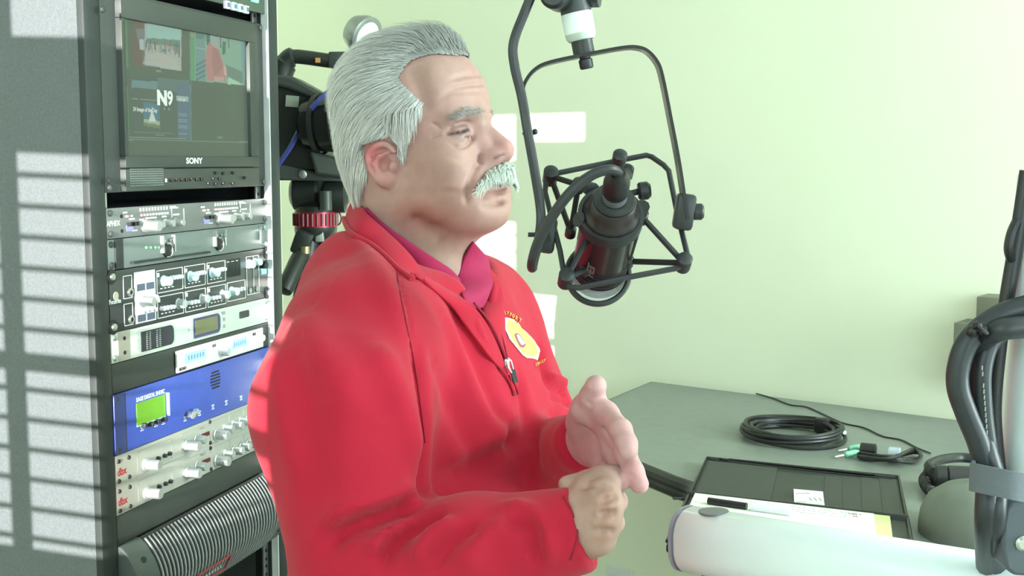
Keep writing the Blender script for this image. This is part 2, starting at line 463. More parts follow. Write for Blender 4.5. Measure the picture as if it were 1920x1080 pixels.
def label_bars(mb, items, y=-0.0004):
    for x, z, w, h in items: mb.box((x, y, z), (w, 0.0006, h))
    return mb

# --- top unit with lit buttons (only its lower right edge shows)
t = unit('button_panel', 'dark rack unit with small lit buttons above the video monitor', 'rack unit', -9.0, -7.22, 0.25, mat('dark_green_panel', (0.075, 0.10, 0.075), rough=0.4), out=0.006)
screws(t)
mwin = mat('green_window', (0.25, 0.36, 0.22), rough=0.25)
a = loc(t, 350, 6, .006); b = loc(t, 405, 2, .006)
mb = MB(); mb.box((0.27, -0.0066, 0.032), (0.15, 0.0012, 0.04)); mb.build('display_window', mwin, t)
btn_c = [(0.72, 0.62, 0.85), (0.66, 0.82, 0.86), (0.66, 0.84, 0.86), (0.66, 0.86, 0.88)]
for i, px in enumerate((424, 437, 449, 460)):
    x, z = loc(t, px, 9 + i * 3.0, .008)
    mbt = mat('button_%s' % ('violet' if i == 0 else 'ice'), btn_c[i], rough=0.3, var=0, emit=btn_c[i], estr=0.25)
    mb = MB(); mb.box((x, -0.009, z), (0.014, 0.006, 0.013), ch=0.001); o = mb.build('button', mbt, t)
    mb = MB(); mb.box((x + 0.001, -0.0123, z), (0.008, 0.0006, 0.007)); mb.build('legend', mat('legend_grey', (0.15, 0.2, 0.25)), o)
x, z = loc(t, 475, -2, .006)
mb = MB(); mb.box((x, -0.0085, z + .002), (0.022, 0.005, 0.016), ch=0.001); mb.build('button', mat('button_mint', (0.3, 0.85, 0.65), rough=0.3, var=0, emit=(0.25, 0.9, 0.6), estr=0.4), t)

# --- video monitor
MZ0, MZ1 = 0.47, 6.86
t = unit('video_monitor', 'rack mounted video monitor with a four way split screen', 'monitor', -MZ1, -MZ0, 0.09, mat('monitor_ear_grey', (0.036, 0.044, 0.041), rough=0.5), thick=0.003, chassis=False)
screws(t, mat('dark_screw', (0.2, 0.2, 0.2), rough=0.35, metal=0.8))
h = t['_h']; m_bez = mat('monitor_bezel', (0.042, 0.052, 0.046), rough=0.45, var=0.03, bump=0.05, bscale=800)
OUT = 0.010; BX0, BX1 = 0.037, RW - 0.040
sx0 = loc(t, 240, 200, OUT)[0]; sx1 = loc(t, 470, 200, OUT)[0]
sz0 = (loc(t, 240, 293, OUT)[1] + loc(t, 465, 293, OUT)[1]) / 2
sz1 = (loc(t, 240, 36, OUT)[1] + loc(t, 465, 77, OUT)[1]) / 2
pz = (loc(t, 240, 317, OUT)[1] + loc(t, 465, 313, OUT)[1]) / 2
def bar(x0, x1, z0, z1, y0=-OUT, y1=0.06): 
    mb = MB(); mb.box(((x0 + x1) / 2, (y0 + y1) / 2, (z0 + z1) / 2), (x1 - x0, y1 - y0, z1 - z0), ch=0.0012); return mb
g = 0.0
BTOP = h - 0.006; BBOT = 0.001
mb = bar(BX0, BX1, sz1 + g, BTOP); mb2 = bar(BX0, sx0, sz0, sz1); mb3 = bar(sx1, BX1, sz0, sz1); mb4 = bar(BX0, BX1, pz + 0.001, sz0)
for q in (mb2, mb3, mb4): mb.add(q.v, q.f)
mb.build('bezel', m_bez, t)
m_sunlit = mat('sunlit_edge_tone', (0.80, 0.82, 0.86), rough=0.35, var=0)  # near-white strips: sun glare on the edges put into the colour
mb = MB(); mb.box((BX0 - 0.0006, -OUT + .0048, (BTOP + sz0) / 2), (0.0012, 0.0075, BTOP - sz0 - .004)); mb.box((BX0 - 0.0006, -OUT + .0048, pz / 2), (0.0012, 0.0075, pz - .006)); mb.build('sunlit_side', m_sunlit, t, 'pale strip for the sunlit bezel side')['kind'] = 'stuff'
mb = MB(); mb.box((sx1 - 0.0007, -OUT + .0035, (sz0 + sz1) / 2), (0.0012, 0.006, sz1 - sz0)); mb.build('sunlit_screen_edge', m_sunlit, t, 'pale strip for the sunlit inner edge of the screen frame')
mb = bar(BX0, BX1, BBOT, pz - 0.0008, -OUT + 0.001); cp = mb.build('control_panel', m_bez, t)
mb = MB(); mb.box(((sx0 + sx1) / 2, 0.04 - OUT, (sz0 + sz1) / 2), (BX1 - BX0 - .004, 0.05, sz1 - sz0 - 0.002)); mb.build('housing', m_dark, t)
text('SONY', 0.0125, TF((loc(t, 364, 302, OUT)[0]), loc(t, 364, 302, OUT)[1], -OUT - 0.0003), m_white_ink, t, bold=0.0004, align='CENTER', sx=1.45)
# speaker dots, buttons on the control panel
mb = MB()
for ix in range(26):
    for iz in range(9):
        x = BX0 + 0.012 + ix * 0.0034; z = BBOT + 0.008 + iz * 0.0034
        mb.box((x, -OUT + 0.0008, z), (0.0016, 0.0008, 0.0016))
o = mb.build('speaker_grille', mat('grille_dot', (0.20, 0.25, 0.24), rough=0.5), cp); o['kind'] = 'stuff'
WM[cp.name] = WM[t.name]
bt = mat('monitor_button', (0.02, 0.022, 0.022), rough=0.4); b0 = None
for i, (px, py) in enumerate([(312, 338), (322, 338), (331, 337), (341, 337), (350, 337), (359, 336), (369, 336), (378, 336), (391, 344), (400, 335), (405, 324), (405, 345), (412, 335), (419, 325), (419, 344), (437, 324), (437, 344), (459, 333)]):
    x, z = loc(t, px, py, OUT)
    if b0 is None:
        mb = MB(); mb.box((0, 0, 0), (0.009, 0.005, 0.005), ch=0.001); b0 = mb.build('button', bt, t); o = b0
    else: o = b0.copy(); C.objects.link(o)
    o.location = (x, -OUT, z); o.parent = t
x, z = loc(t, 311, 338, OUT)
mb = MB(); mb.box((x - 0.004, -OUT - 0.0028, z), (0.004, 0.0008, 0.005)); mb.build('power_light', mat('power_led', (0.8, 0.9, 0.8), emit=(0.8, 1, 0.85), estr=0.8), t)
# --- the monitor's picture, drawn on a fine grid of coloured cells
def lin(c): 
    c = np.array(c, float) / 255.0
    return np.where(c <= 0.04045, c / 12.92, ((c + 0.055) / 1.055) ** 2.4)
SW, SH = 230, 126
img = np.zeros((SH, SW, 3)); img[:] = lin((74, 82, 70))  # base tone and picture colours include glare on the glass
gx, gy = np.meshgrid((np.arange(SW) + .5) / SW, (np.arange(SH) + .5) / SH)
def NP(px, py):
    x, z = rk(px, py, OUT - .0065); return (x - sx0) / (sx1 - sx0), (sz1 - z) / (sz1 - sz0)
def inside(poly):
    m = np.zeros(gx.shape, bool); n = len(poly)
    for i in range(n):
        (x0, y0), (x1, y1) = poly[i], poly[(i + 1) % n]
        if y0 == y1: continue
        c = ((gy < y0) != (gy < y1)) & (gx < (x1 - x0) * (gy - y0) / (y1 - y0) + x0); m ^= c
    return m
def rp(px0, py0, px1, py1, col, a=1.0):
    x0, y0 = NP(px0, py0); x1, y1 = NP(px1, py1)
    m = (gx >= min(x0, x1)) & (gx <= max(x0, x1)) & (gy >= min(y0, y1)) & (gy <= max(y0, y1))
    img[m] = img[m] * (1 - a) + lin(col) * a
def pp_(pts, col, a=1.0):
    m = inside([NP(*p) for p in pts]); img[m] = img[m] * (1 - a) + lin(col) * a
# upper left pane: slide with a crowd photograph
pp_([(248, 56), (345, 66), (343, 160), (248, 153)], (84, 78, 70))
pp_([(251, 58), (285, 60), (280, 152), (251, 150)], (100, 72, 64), .8)
pp_([(270, 58), (341, 68), (341, 158), (268, 150)], (105, 105, 105), .55)
pp_([(276, 62), (338, 72), (338, 75), (276, 72)], (128, 142, 146))
pp_([(255, 81), (275, 81), (272, 121), (263, 121)], (110, 112, 118), .8)
pp_([(263, 100), (271, 101), (271, 122), (263, 121)], (160, 175, 170))
pp_([(272, 71), (341, 76), (341, 158), (272, 150)], (150, 162, 160))
pp_([(276, 74), (339, 77), (339, 104), (276, 99)], (140, 178, 168))
pp_([(276, 98), (339, 101), (339, 116), (276, 108)], (98, 118, 104))
pp_([(274, 108), (339, 114), (339, 156), (274, 146)], (158, 158, 150))
prs = np.random.default_rng(3)
for i in range(34):
    x = prs.uniform(273, 338); y = 99 + (x - 273) * .09 + prs.uniform(-2, 8); hgt = prs.uniform(10, 26); w = prs.uniform(1.2, 3.0)
    rp(x, y, x + w, y + hgt, [(70, 88, 84), (92, 104, 100), (60, 78, 78), (112, 118, 112)][i % 4], .85)
rp(311, 112, 318, 117, (176, 120, 124)); rp(304, 117, 313, 124, (74, 118, 118))
pp_([(274, 128), (300, 124), (330, 138), (336, 152), (276, 142)], (166, 166, 158), .8)
pp_([(270, 140), (338, 151), (338, 158), (268, 146)], (170, 176, 168), .5)
rp(293, 157, 303, 162, (118, 130, 118))
# green level meters
for (a, b, c2) in (((234, 64), (242, 156), (74, 126, 70)), ((236, 190), (244, 283), (72, 128, 72))):
    rp(a[0], a[1], b[0], b[1], c2, .9); rp(a[0] + 3.6, a[1], a[0] + 4.6, b[1], (84, 112, 84))
rp(236, 190, 240, 200, (128, 128, 84))
# upper right pane: the live picture of this very room
pp_([(356, 61), (460, 78), (460, 184), (357, 175)], (122, 158, 138))
pp_([(356, 61), (366, 62), (366, 175), (357, 175)], (104, 122, 116))
pp_([(357, 92), (366, 92), (366, 175), (357, 175)], (84, 140, 96)); rp(357, 88, 365, 95, (140, 136, 100))
pp_([(367, 63), (385, 66), (387, 178), (367, 176)], (104, 134, 130))
pp_([(368, 64), (383, 67), (383, 98), (368, 98)], (88, 114, 110)); 
for yy in range(103, 140, 6): rp(368, yy, 386, yy + 2, (140, 160, 156))
for yy in range(140, 176, 9): pp_([(368, yy + 6), (386, yy - 4), (386, yy), (368, yy + 10)], (74, 104, 112))
pp_([(386, 76), (395, 78), (394, 112), (388, 108)], (70, 92, 84))
pp_([(452, 76), (460, 78), (460, 184), (454, 183)], (104, 140, 150), .7)
pp_([(424, 145), (455, 158), (456, 182), (428, 178)], (96, 118, 108)); pp_([(428, 168), (458, 182), (428, 182)], (150, 190, 160))
pp_([(393, 104), (404, 108), (412, 120), (418, 140), (422, 150), (424, 176), (389, 176), (386, 140), (388, 116)], (168, 112, 114))
pp_([(400, 112), (410, 118), (418, 150), (402, 172), (398, 140)], (150, 96, 98), .8)
pp_([(420, 146), (425, 150), (426, 166), (420, 164)], (186, 150, 144)); pp_([(402, 168), (420, 168), (420, 176), (402, 176)], (176, 140, 134))
pp_([(398, 78), (410, 80), (412, 96), (408, 116), (398, 110), (394, 96)], (146, 152, 148)); pp_([(394, 76), (408, 78), (402, 96), (395, 98)], (124, 168, 164))
for q in (((412, 80), (430, 84), (430, 85.5), (412, 81.5)), ((412, 80), (414, 80), (416, 114), (414, 114)), ((428, 84), (430, 84), (431, 114), (429, 114)), ((418, 102), (424, 102), (423, 126), (417, 126))):
    pp_(q, (70, 92, 84))
# lower left pane: the news page
pp_([(241, 168), (358, 176), (359, 288), (243, 288)], (72, 82, 74))
pp_([(248, 176), (296, 180), (296, 194), (248, 192)], (98, 128, 132))
pp_([(296, 172), (356, 176), (356, 200), (296, 197)], (92, 112, 112), .7)
pp_([(332, 180), (358, 182), (359, 286), (336, 286)], (80, 98, 120))
pp_([(331, 206), (354, 207), (354, 216), (331, 215)], (150, 172, 164))
for yy, n in ((220, 3), (238, 2), (249, 2), (260, 2), (271, 2)):
    for i in range(n): rp(335, yy + i * 4, 352, yy + i * 4 + 1.6, (118, 138, 146))
pp_([(270, 218), (300, 222), (300, 262), (271, 258)], (76, 108, 124))
pp_([(271, 250), (300, 254), (301, 264), (271, 260)], (150, 164, 142)); pp_([(270, 256), (301, 261), (301, 268), (270, 262)], (104, 116, 80))
pp_([(286, 226), (288, 238), (294, 256), (280, 254), (284, 238)], (190, 206, 192))
rp(248, 212, 260, 214, (128, 140, 128)); pp_([(264, 212), (320, 216), (320, 217.5), (264, 213.5)], (118, 128, 118))
rp(252, 273, 324, 276, (90, 112, 106)); rp(275, 273, 320, 275.5, (130, 146, 138)); rp(293, 279, 309, 281, (122, 124, 118))
rp(243, 284, 350, 286.5, (112, 128, 116)); rp(308, 229, 311, 232, (120, 136, 124)); rp(316, 229, 319, 233, (120, 136, 124))
# lower right pane: empty, thin frame
pp_([(360, 180), (466, 188), (466, 288), (360, 286)], (72, 80, 70)); rp(408, 280, 418, 284, (104, 118, 104))
for q in (((357, 60), (358.2, 60), (359.5, 288), (358.2, 288)), ((466, 80), (467, 80), (468, 290), (467, 290)), ((241, 288), (468, 288.5), (468, 291), (241, 290.5))):
    pp_(q, (100, 122, 110))
me = bpy.data.meshes.new('picture')
vx, vz = np.meshgrid(np.linspace(sx0, sx1, SW + 1), np.linspace(sz1, sz0, SH + 1))
V = np.stack([vx, np.full_like(vx, -OUT + 0.0065), vz], -1).reshape(-1, 3)
ii, jj = np.meshgrid(np.arange(SW), np.arange(SH)); b0_ = (jj * (SW + 1) + ii).ravel()
F = np.stack([b0_, b0_ + SW + 1, b0_ + SW + 2, b0_ + 1], -1)
me.from_pydata(V.tolist(), [], F.tolist()); me.update()
ca = me.color_attributes.new('Col', 'FLOAT_COLOR', 'CORNER')
cc = np.ones((len(F), 4, 4), np.float32); cc[..., :3] = img.reshape(-1, 1, 3)
ca.data.foreach_set('color', cc.ravel())
scr = link_mesh('screen', me, mat('monitor_picture', (0, 0, 0), rough=0.25, var=0, attr='Col', estr=0.55, spec=0.35), t, 'glowing four way split screen picture', smooth=0)
nt = MATS['monitor_picture'].node_tree
for l in list(nt.links):
    if l.to_socket.name == 'Base Color': nt.links.remove(l)
nt.nodes['Principled BSDF'].inputs['Base Color'].default_value = (0.03, 0.04, 0.033, 1)
def scrtext(s, px, py, size, bold, sx=1.0, m=m_white_ink):
    x, z = rk(px, py, OUT - .006); text(s, size, TF(x - t['_x0'], z - t['_z0'], -OUT + 0.0058), m, t, bold=bold, sx=sx, name='screen_lettering', ext=0.0001)
m_scr = mat('screen_white', (0.05, 0.05, 0.05), var=0, emit=(0.62, 0.74, 0.66), estr=0.75); m_scr2 = mat('screen_pale', (0.05, 0.05, 0.05), var=0, emit=(0.40, 0.48, 0.44), estr=0.7)
scrtext('N', 294, 184, 0.029, 0.0016, 1.25, m_scr); scrtext('9', 313.5, 185, 0.029, 0.0008, 1.1, m_scr)
scrtext('24 Image of the Day', 249, 204.5, 0.0082, 0.0003, 0.95, m_scr2); scrtext('9:57 AM', 334, 187, 0.0058, 0.0002, 1.0, m_scr2)

# --- compressor with two rows of knobs
t = unit('compressor', 'silver one space compressor with two rows of lights and small knobs', 'rack unit', 0, 1, 0.2, mat('compressor_face', (0.19, 0.205, 0.205), rough=0.4, metal=0.3, var=0.04))
screws(t, MATS['dark_screw'])
text('APHEX', 0.0105, TF(-0.001, 0.0215), m_white_ink, t, bold=0.0002, sx=1.0)
mb = MB(); mbr = MB(); mbd = MB(); mbb = MB()
for o in (0.0, 0.218):
    sh = -0.006
    for i in range(10): mb.box((0.085 + o + i * 0.0088 * .9, -0.0005, 0.0385), (0.0035, 0.0006, 0.005))
    mb.box((0.085 + o + 0.088, -0.0005, 0.039), (0.016, 0.0006, 0.004))
    for i in range(10):
        (mbr if i < 5 else mb).box((0.085 + o + i * 0.0079, -0.0012, 0.0305), (0.0038, 0.002, 0.0032))
    for x, z, w in ((0.062, 0.026, 0.014), (0.088, 0.024, 0.012), (0.112, 0.0255, 0.030), (0.148, 0.0258, 0.013), (0.182, 0.0275, 0.018), (0.178, 0.038, 0.02), (0.045, 0.036, 0.011)): mb.box((x + o, -0.0005, z), (w, 0.0006, 0.0024))
    mb.box((0.068 + o, -0.0004, 0.009), (0.014, 0.0006, 0.0016)); mb.box((0.170 + o, -0.0004, 0.03), (0.001, 0.0006, 0.014)); mb.box((0.205 + o, -0.0004, 0.026), (0.001, 0.0006, 0.02))
    mbr.box((0.048 + o, -0.0012, 0.0305), (0.007, 0.002, 0.003)); mbr.box((0.06 + o, -0.0012, 0.0305), (0.004, 0.002, 0.003))
    for x in (0.052, 0.064, 0.071): mbd.box((x + o, -0.003, 0.019), (0.0042, 0.006, 0.006))
    mbb.box((0.056 + o, -0.0004, 0.013), (0.018, 0.0006, 0.009))
mb.build('printing', m_white_ink, t, smooth=0)['kind'] = 'stuff'; mbr.build('level_lights', mat('pink_led', (0.75, 0.45, 0.52), var=0, emit=(1, 0.5, 0.6), estr=0.35), t)['kind'] = 'stuff'
mbd.build('push_buttons', m_blk, t)['kind'] = 'stuff'; mbb.build('blue_printing', mat('violet_ink', (0.35, 0.33, 0.62)), t)['kind'] = 'stuff'
for o in (0.0, 0.218):
    knob(t, 0.094 + o, 0.0145, 0.0088, 0.026, m_sil, y=-0.0005)
    for x in (0.122, 0.150, 0.178): knob(t, x + o, 0.0155, 0.0062, 0.016, m_sil)
mb = MB()
for x, z in ((0.036, 0.031), (0.036, 0.010)): mb.cyl((x, 0, z), (x, -0.0012, z), 0.0028, n=10)
mb.build('screw_recess', m_blk, t)['kind'] = 'stuff'

# --- grey panel with two thumb latches
t = unit('latch_panel', 'plain grey drawer panel with two thumb latches', 'rack unit', 1, 2, 0.2, mat('panel_grey_green', (0.15, 0.185, 0.18), rough=0.45, var=0.03))
screws(t, m_chr, xs=(RW - 0.008,)); screws(t, m_dark, xs=(0.008,))
mb = MB(); mb.box((0.026, -0.001, 0.022), (0.02, 0.003, 0.043), ch=.001); mb.box((0.165, -0.0035, 0.007), (0.22, 0.006, 0.003)); mb.build('slide_strip', m_rk, t)
for px, py in ((311, 462), (408, 451)):
    x, z = loc(t, px, py)
    mb = MB(); mb.lathe((x, 0, z - 0.006), (0, -1, 0), [(0, 0.0105), (0.004, 0.0105), (0.005, 0.009)], 20); la = mb.build('latch', m_blk, t)
    mb = MB(); mb.tube([Vector((x + 0.0105 * math.cos(a), -0.0045, z - 0.006 + 0.0105 * math.sin(a))) for a in np.linspace(-1.9, 1.9, 14)], 0.0013, 6); mb.build('latch_rim', m_chr, la)
    for gx2 in (x - 0.014, x + 0.018): mb = MB(); mb.box((gx2, -0.003, z + 0.004), (0.003, 0.006, 0.026)); mb.build('latch_guide', m_sil, la)
    mb = MB()
    for dx in (-0.008, 0.008, 0.016): mb.lathe((x + dx, -0.001, z + 0.009), (0, -1, 0), [(0, .003), (.003, .0025)], 8)
    mb.build('rivet', m_chr, la)['kind'] = 'stuff'
x, z = loc(t, 487, 440); mb = MB(); mb.box((x - .004, -0.0025, z), (0.003, 0.006, 0.03)); mb.build('latch_guide', m_chr, t)
mb = MB()
for i, px in enumerate((273, 281, 290, 296)): 
    x, z = loc(t, px, 464); mb.cyl((x, 0, z), (x, -0.002, z), 0.0022, n=8)
mb.build('indicator', mat('green_led_dim', (0.35, 0.6, 0.4), emit=(0.4, 0.9, 0.5), estr=0.15), t)['kind'] = 'stuff'

# --- black two space channel strip
mf = mat('channel_strip_face', (0.04, 0.047, 0.048), rough=0.35, var=0.04)
t = unit('channel_strip', 'black two space channel strip with white panel and many small knobs', 'rack unit', 2, 4, 0.2, mf, out=0.001)
HS = t['_h']
for x, r in ((0.006, 1), (RW - 0.004, -1)):
    for z in (0.008, HS - 0.008):
        mb = MB(); mb.lathe((x, 0, z), (0, -1, 0), [(0, .011), (.0018, .011), (.002, .009)], 18); eo = mb.build('ear_recess', m_blk, t)
        mb = MB(); mb.lathe((x, -0.002, z), (0, -1, 0), [(0, .0055), (.0025, .005), (.003, .003)], 12); mb.build('screw', m_chr, eo)
def outline_box(mb, x0, x1, z0, z1, w=0.0011):
    y = -0.0013
    mb.box(((x0 + x1) / 2, y, z0), (x1 - x0, .0006, w)); mb.box(((x0 + x1) / 2, y, z1), (x1 - x0, .0006, w)); mb.box((x0, y, (z0 + z1) / 2), (w, .0006, z1 - z0)); mb.box((x1, y, (z0 + z1) / 2), (w, .0006, z1 - z0))
mb = MB()
def X(px, py): return loc(t, px, py)[0]
cols = [X(233, 540), X(243, 540), X(250, 545), X(289, 540), X(293, 540), X(341, 520), X(345, 520), X(383, 510), X(387, 510), X(421, 505), X(424, 505), X(456, 500), X(461, 500), X(474, 500), X(484, 500)]
zt, zm0, zm1, zb = HS - 0.010, HS * .485, HS * .455, 0.006
zhalf = HS * .47
outline_box(mb, cols[0] - .004, cols[1] + .004, zhalf + .004, zt); outline_box(mb, cols[0] - .004, cols[1] + .004, zb, zhalf - .004)
secs = [(cols[4], cols[5]), (cols[6], cols[7]), (cols[8], cols[9])]
for a, b in secs:
    outline_box(mb, a, b, zhalf + .003, zt); outline_box(mb, a, b, zb, zhalf - .003)
outline_box(mb, cols[10], cols[11] + .003, zb + .002, zhalf - .002); outline_box(mb, cols[12], cols[13], zb + .006, zt); outline_box(mb, cols[13], cols[14], zb + .006, zt)
for a, b in secs:
    for zz in (zhalf + .003, zb):
        mb.box((a + .004, -.0014, zz + (zhalf - zb) - .006 - 0.002), (.006, .0006, .006))
        for i in range(4): mb.box((a + 0.012 + i * 0.0105, -.0014, zz + 0.006), (.005, .0006, .0016))
for x in (cols[10] + .006, cols[10] + .02, cols[10] + .034): mb.box((x, -.0014, HS - .0135), (.009, .0006, .0016))
mb.build('printing', m_white_ink, t, smooth=0)['kind'] = 'stuff'
text('Focusrite', 0.0095, TF(X(206, 567) - 0.004, loc(t, 206, 567)[1], -0.0016), m_white_ink, t, bold=0.0002, sx=0.8)
mb = MB(); mb.lathe((X(216, 555), -.001, loc(t, 216, 555)[1]), (0, -1, 0), [(0, .0065), (.0006, .0062)], 14); mb.build('badge', mat('badge_tan', (0.5, 0.52, 0.40)), t)
# white panel
w0, w1 = cols[2] + .001, cols[3]
mb = MB(); mb.box(((w0 + w1) / 2, -.0016, HS * .49), (w1 - w0, .0012, HS - .012)); wp = mb.build('white_panel', mat('panel_white', (0.82, 0.80, 0.86), rough=0.5, var=0.01), t)
WM[wp.name] = WM[t.name]
q = (w1 - w0)
for cx in (w0 + q * .28, w0 + q * .74):
    for zz in (HS * .66, HS * .14): mb = MB(); mb.box((cx, -.0024, zz), (q * .38, .001, .010)); mb.build('button_strip', mat('strip_slate', (0.10, 0.12, 0.18)), wp)
m_wk = mat('white_knob', (0.80, 0.80, 0.90), rough=0.35, var=0.02)
for i in range(4): knob(t, w0 + q * (.16 + .22 * i), HS * .25, .0032, .008, m_wk, skirt=False, y=-.002)
knob(t, w0 + q * .35, HS * .42, .0075, .020, m_sil, y=-.002); knob(t, w0 + q * .75, HS * .46, .005, .012, m_wk, y=-.002)
# jack sockets
for zz in (zhalf * .18 + .006, zhalf + .012):
    x = cols[1] - .001
    mb = MB(); mb.lathe((x, -.001, zz), (0, -1, 0), [(0, .0065), (.002, .0065), (.0025, .005)], 16); jo = mb.build('jack_socket', m_chr, t)
    mb = MB(); mb.cyl((x, -.0034, zz), (x, -.0038, zz), .0032, n=12); mb.build('jack_hole', m_blk, jo)
# knobs: ice blue lit big ones with rows of small white ones
m_ik = mat('ice_knob', (0.55, 0.85, 0.88), rough=0.3, var=0.02); m_gk = mat('grey_knob', (0.42, 0.48, 0.48), rough=0.35)
ring = MB()
for k, (a, b) in enumerate(secs):
    d = b - a; n = 4 if k == 0 else 3
    zu = zhalf + .020; zl = zb + .014
    knob(t, a + d * .26, zu, .0075, .014, m_ik)
    for i in range(n): knob(t, a + d * (.50 + .42 * (i + .3) / n), zu + .003, .0034, .009, m_wk, skirt=False)
    knob(t, a + d * .80, zl + .002, .0075, .014, m_gk)
    for i in range(n): knob(t, a + d * (.08 + .5 * (i + .3) / n), zl, .0034, .009, m_wk, skirt=False)
knob(t, cols[10] + .014, zb + .018, .0072, .014, m_ik)
for i in range(2): knob(t, cols[10] + .036 + i * .012, zb + .019, .0034, .009, m_wk, skirt=False)
knob(t, cols[12] + .008, HS * .74, .0075, .012, m_ik); knob(t, cols[13] + .006, HS * .76, .006, .014, m_ik); knob(t, cols[14] + .01, HS * .68, .007, .012, m_blk, skirt=False)
for x in (cols[12] + .010, cols[13] + .010):
    mb = MB(); mb.lathe((x, -.001, zb + .013), (0, -1, 0), [(0, .005), (.002, .005), (.0022, .003)], 12); mb.build('trim_socket', m_chr, t)
mb = MB()
for i in range(9): mb.box((cols[10] + .004 + i * .0052, -.0012, HS * .72), (.0018, .0012, .030))
mb.build('vent_slots', mat('slot_dark', (0.02, 0.025, 0.022)), t)['kind'] = 'stuff'
mb = MB(); mb.box((RW - .018, -.002, HS * .56), (.016, .003, .012)); mb.build('power_button', mat('cyan_lit', (0.2, 0.8, 0.85), var=0, emit=(0.2, 0.85, 0.9), estr=0.7), t)

# --- white processor
mwf = mat('processor_white', (0.54, 0.60, 0.55), rough=0.4, var=0.03)
t = unit('signal_processor', 'pale one space processor with meter window and small display', 'rack unit', 4, 5, 0.2, mwf, out=0.001)
screws(t, m_chr)
mb = MB(); mb.box((0.031, 0.0001, .0217), (0.03, .0035, .0425)); mb.build('ear_plate', mat('ear_beige', (0.42, 0.40, 0.35), rough=.5), t)
mb = MB()
for z in (.012, .033): mb.cyl((0.031, -.0012, z), (0.031, -.0025, z), .003, n=12)
mb.build('screw_hole', m_blk, t)['kind'] = 'stuff'
def pill(x0, x1, z0, z1, out, m, name, par, rl=0.012, rr=0.012):
    pts = []
    for cx, r, a0 in ((x1 - rr, rr, -90), (x1 - rr, rr, 0), (x0 + rl, rl, 90), (x0 + rl, rl, 180)):
        zz = z0 if a0 in (-90, 180) else z1
        cz = z0 + r if a0 in (-90, 180) else z1 - r
        for k in range(6):
            a = R(a0 + 90 * k / 5); pts.append((cx + r * math.cos(a), cz + r * math.sin(a)))
    mb = MB(); mb.prism(pts, frame((0, 0, 0), (1, 0, 0), (0, 0, 1), (0, -1, 0)), out); return mb.build(name, m, par)
x0, x1 = X(257, 640), X(321, 630)
fr_ = pill(x0 - .006, x1 + .008, .004, .040, .004, mwf, 'meter_frame', t)
pill(x0 + .004, x1, .007, .037, .0052, mat('violet_black', (0.035, 0.035, 0.05), rough=.25), 'meter_window', fr_, .001, .010)
mb = MB()
for xx in (.018, .026, .045, .053):
    for i in range(9): mb.box((x0 + xx, -.0056, .010 + i * .003), (.0035, .0008, .0014))
mb.build('meter_segments', m_grey_ink, fr_)['kind'] = 'stuff'
x0, x1 = X(358, 610), X(407, 600)
fr_ = pill(x0 - .010, x1 + .012, .004, .040, .004, mwf, 'display_frame', t)
pill(x0, x1 + .002, .006, .038, .0052, mat('violet_frame', (0.07, 0.06, 0.16), rough=.3), 'display_rim', fr_, .002, .010)
mb = MB(); mb.box(((x0 + x1) / 2 - .002, -.0055, .023), (x1 - x0 - .012, .0008, .023)); mb.build('display', mat('olive_lcd', (0.16, 0.17, 0.09), rough=.25), fr_)
mb = MB(); 
for px, py in ((417, 587), (417, 599), (417, 612)): 
    x, z = loc(t, px, py); mb.box((x, -.0018, z), (.010, .002, .005))
mb.build('soft_key', m_grey_ink, t)['kind'] = 'stuff'
x, z = loc(t, 457, 589); pill(x - .018, x + .016, z - .006, z + .006, .0022, m_dark, 'model_plate', t, .003, .003)

# --- blank and half width white unit
t = unit('blank_panel', 'dark blank rack panel left of the small white unit', 'rack unit', 5, 6, 0.05, mat('blank_dark', (0.032, 0.039, 0.035), rough=.5), chassis=False)
hx0, hx1 = loc(t, 326, 670)[0], loc(t, 488, 625)[0]
t2 = unit('half_rack_receiver', 'small white half width unit with two blue displays', 'rack unit', 5.12, 5.92, 0.15, mat('receiver_white', (0.72, 0.68, 0.68), rough=.45, var=.02), x0=hx0, x1=hx1 , out=0.006)
h2 = t2['_h']; w2 = hx1 - hx0
m_lcd = mat('blue_lcd', (0.30, 0.55, 0.75), rough=.25, var=0.05, emit=(0.35, 0.72, 1.0), estr=0.45)
for a, b in ((.08, .30), (.60, .78)):
    mb = MB(); mb.box((w2 * (a + b) / 2, -.0066, h2 * .57), (w2 * (b - a), .0012, h2 * .44)); d = mb.build('display', m_lcd, t2)
    mb = MB()
    for i in range(6): mb.box((w2 * (a + (b - a) * (.14 + .14 * i)), -.0074, h2 * .56), (w2 * .011, .0004, h2 * .2))
    mb.build('digits', mat('lcd_digit', (0.12, 0.30, 0.50)), d)['kind'] = 'stuff'
text('MONO', .0065, TF(w2 * .015, h2 * .14, -.0064), m_black_ink, t2, bold=.0002)
text('((o))', .0060, TF(w2 * .375, h2 * .80, -.0064), m_black_ink, t2, bold=.0001); text('((o))', .0060, TF(w2 * .86, h2 * .80, -.0064), m_black_ink, t2, bold=.0001)
knob(t2, w2 * .47, h2 * .42, .0075, .016, m_gk, y=-.006); knob(t2, w2 * .93, h2 * .55, .006, .012, m_wk, y=-.006)

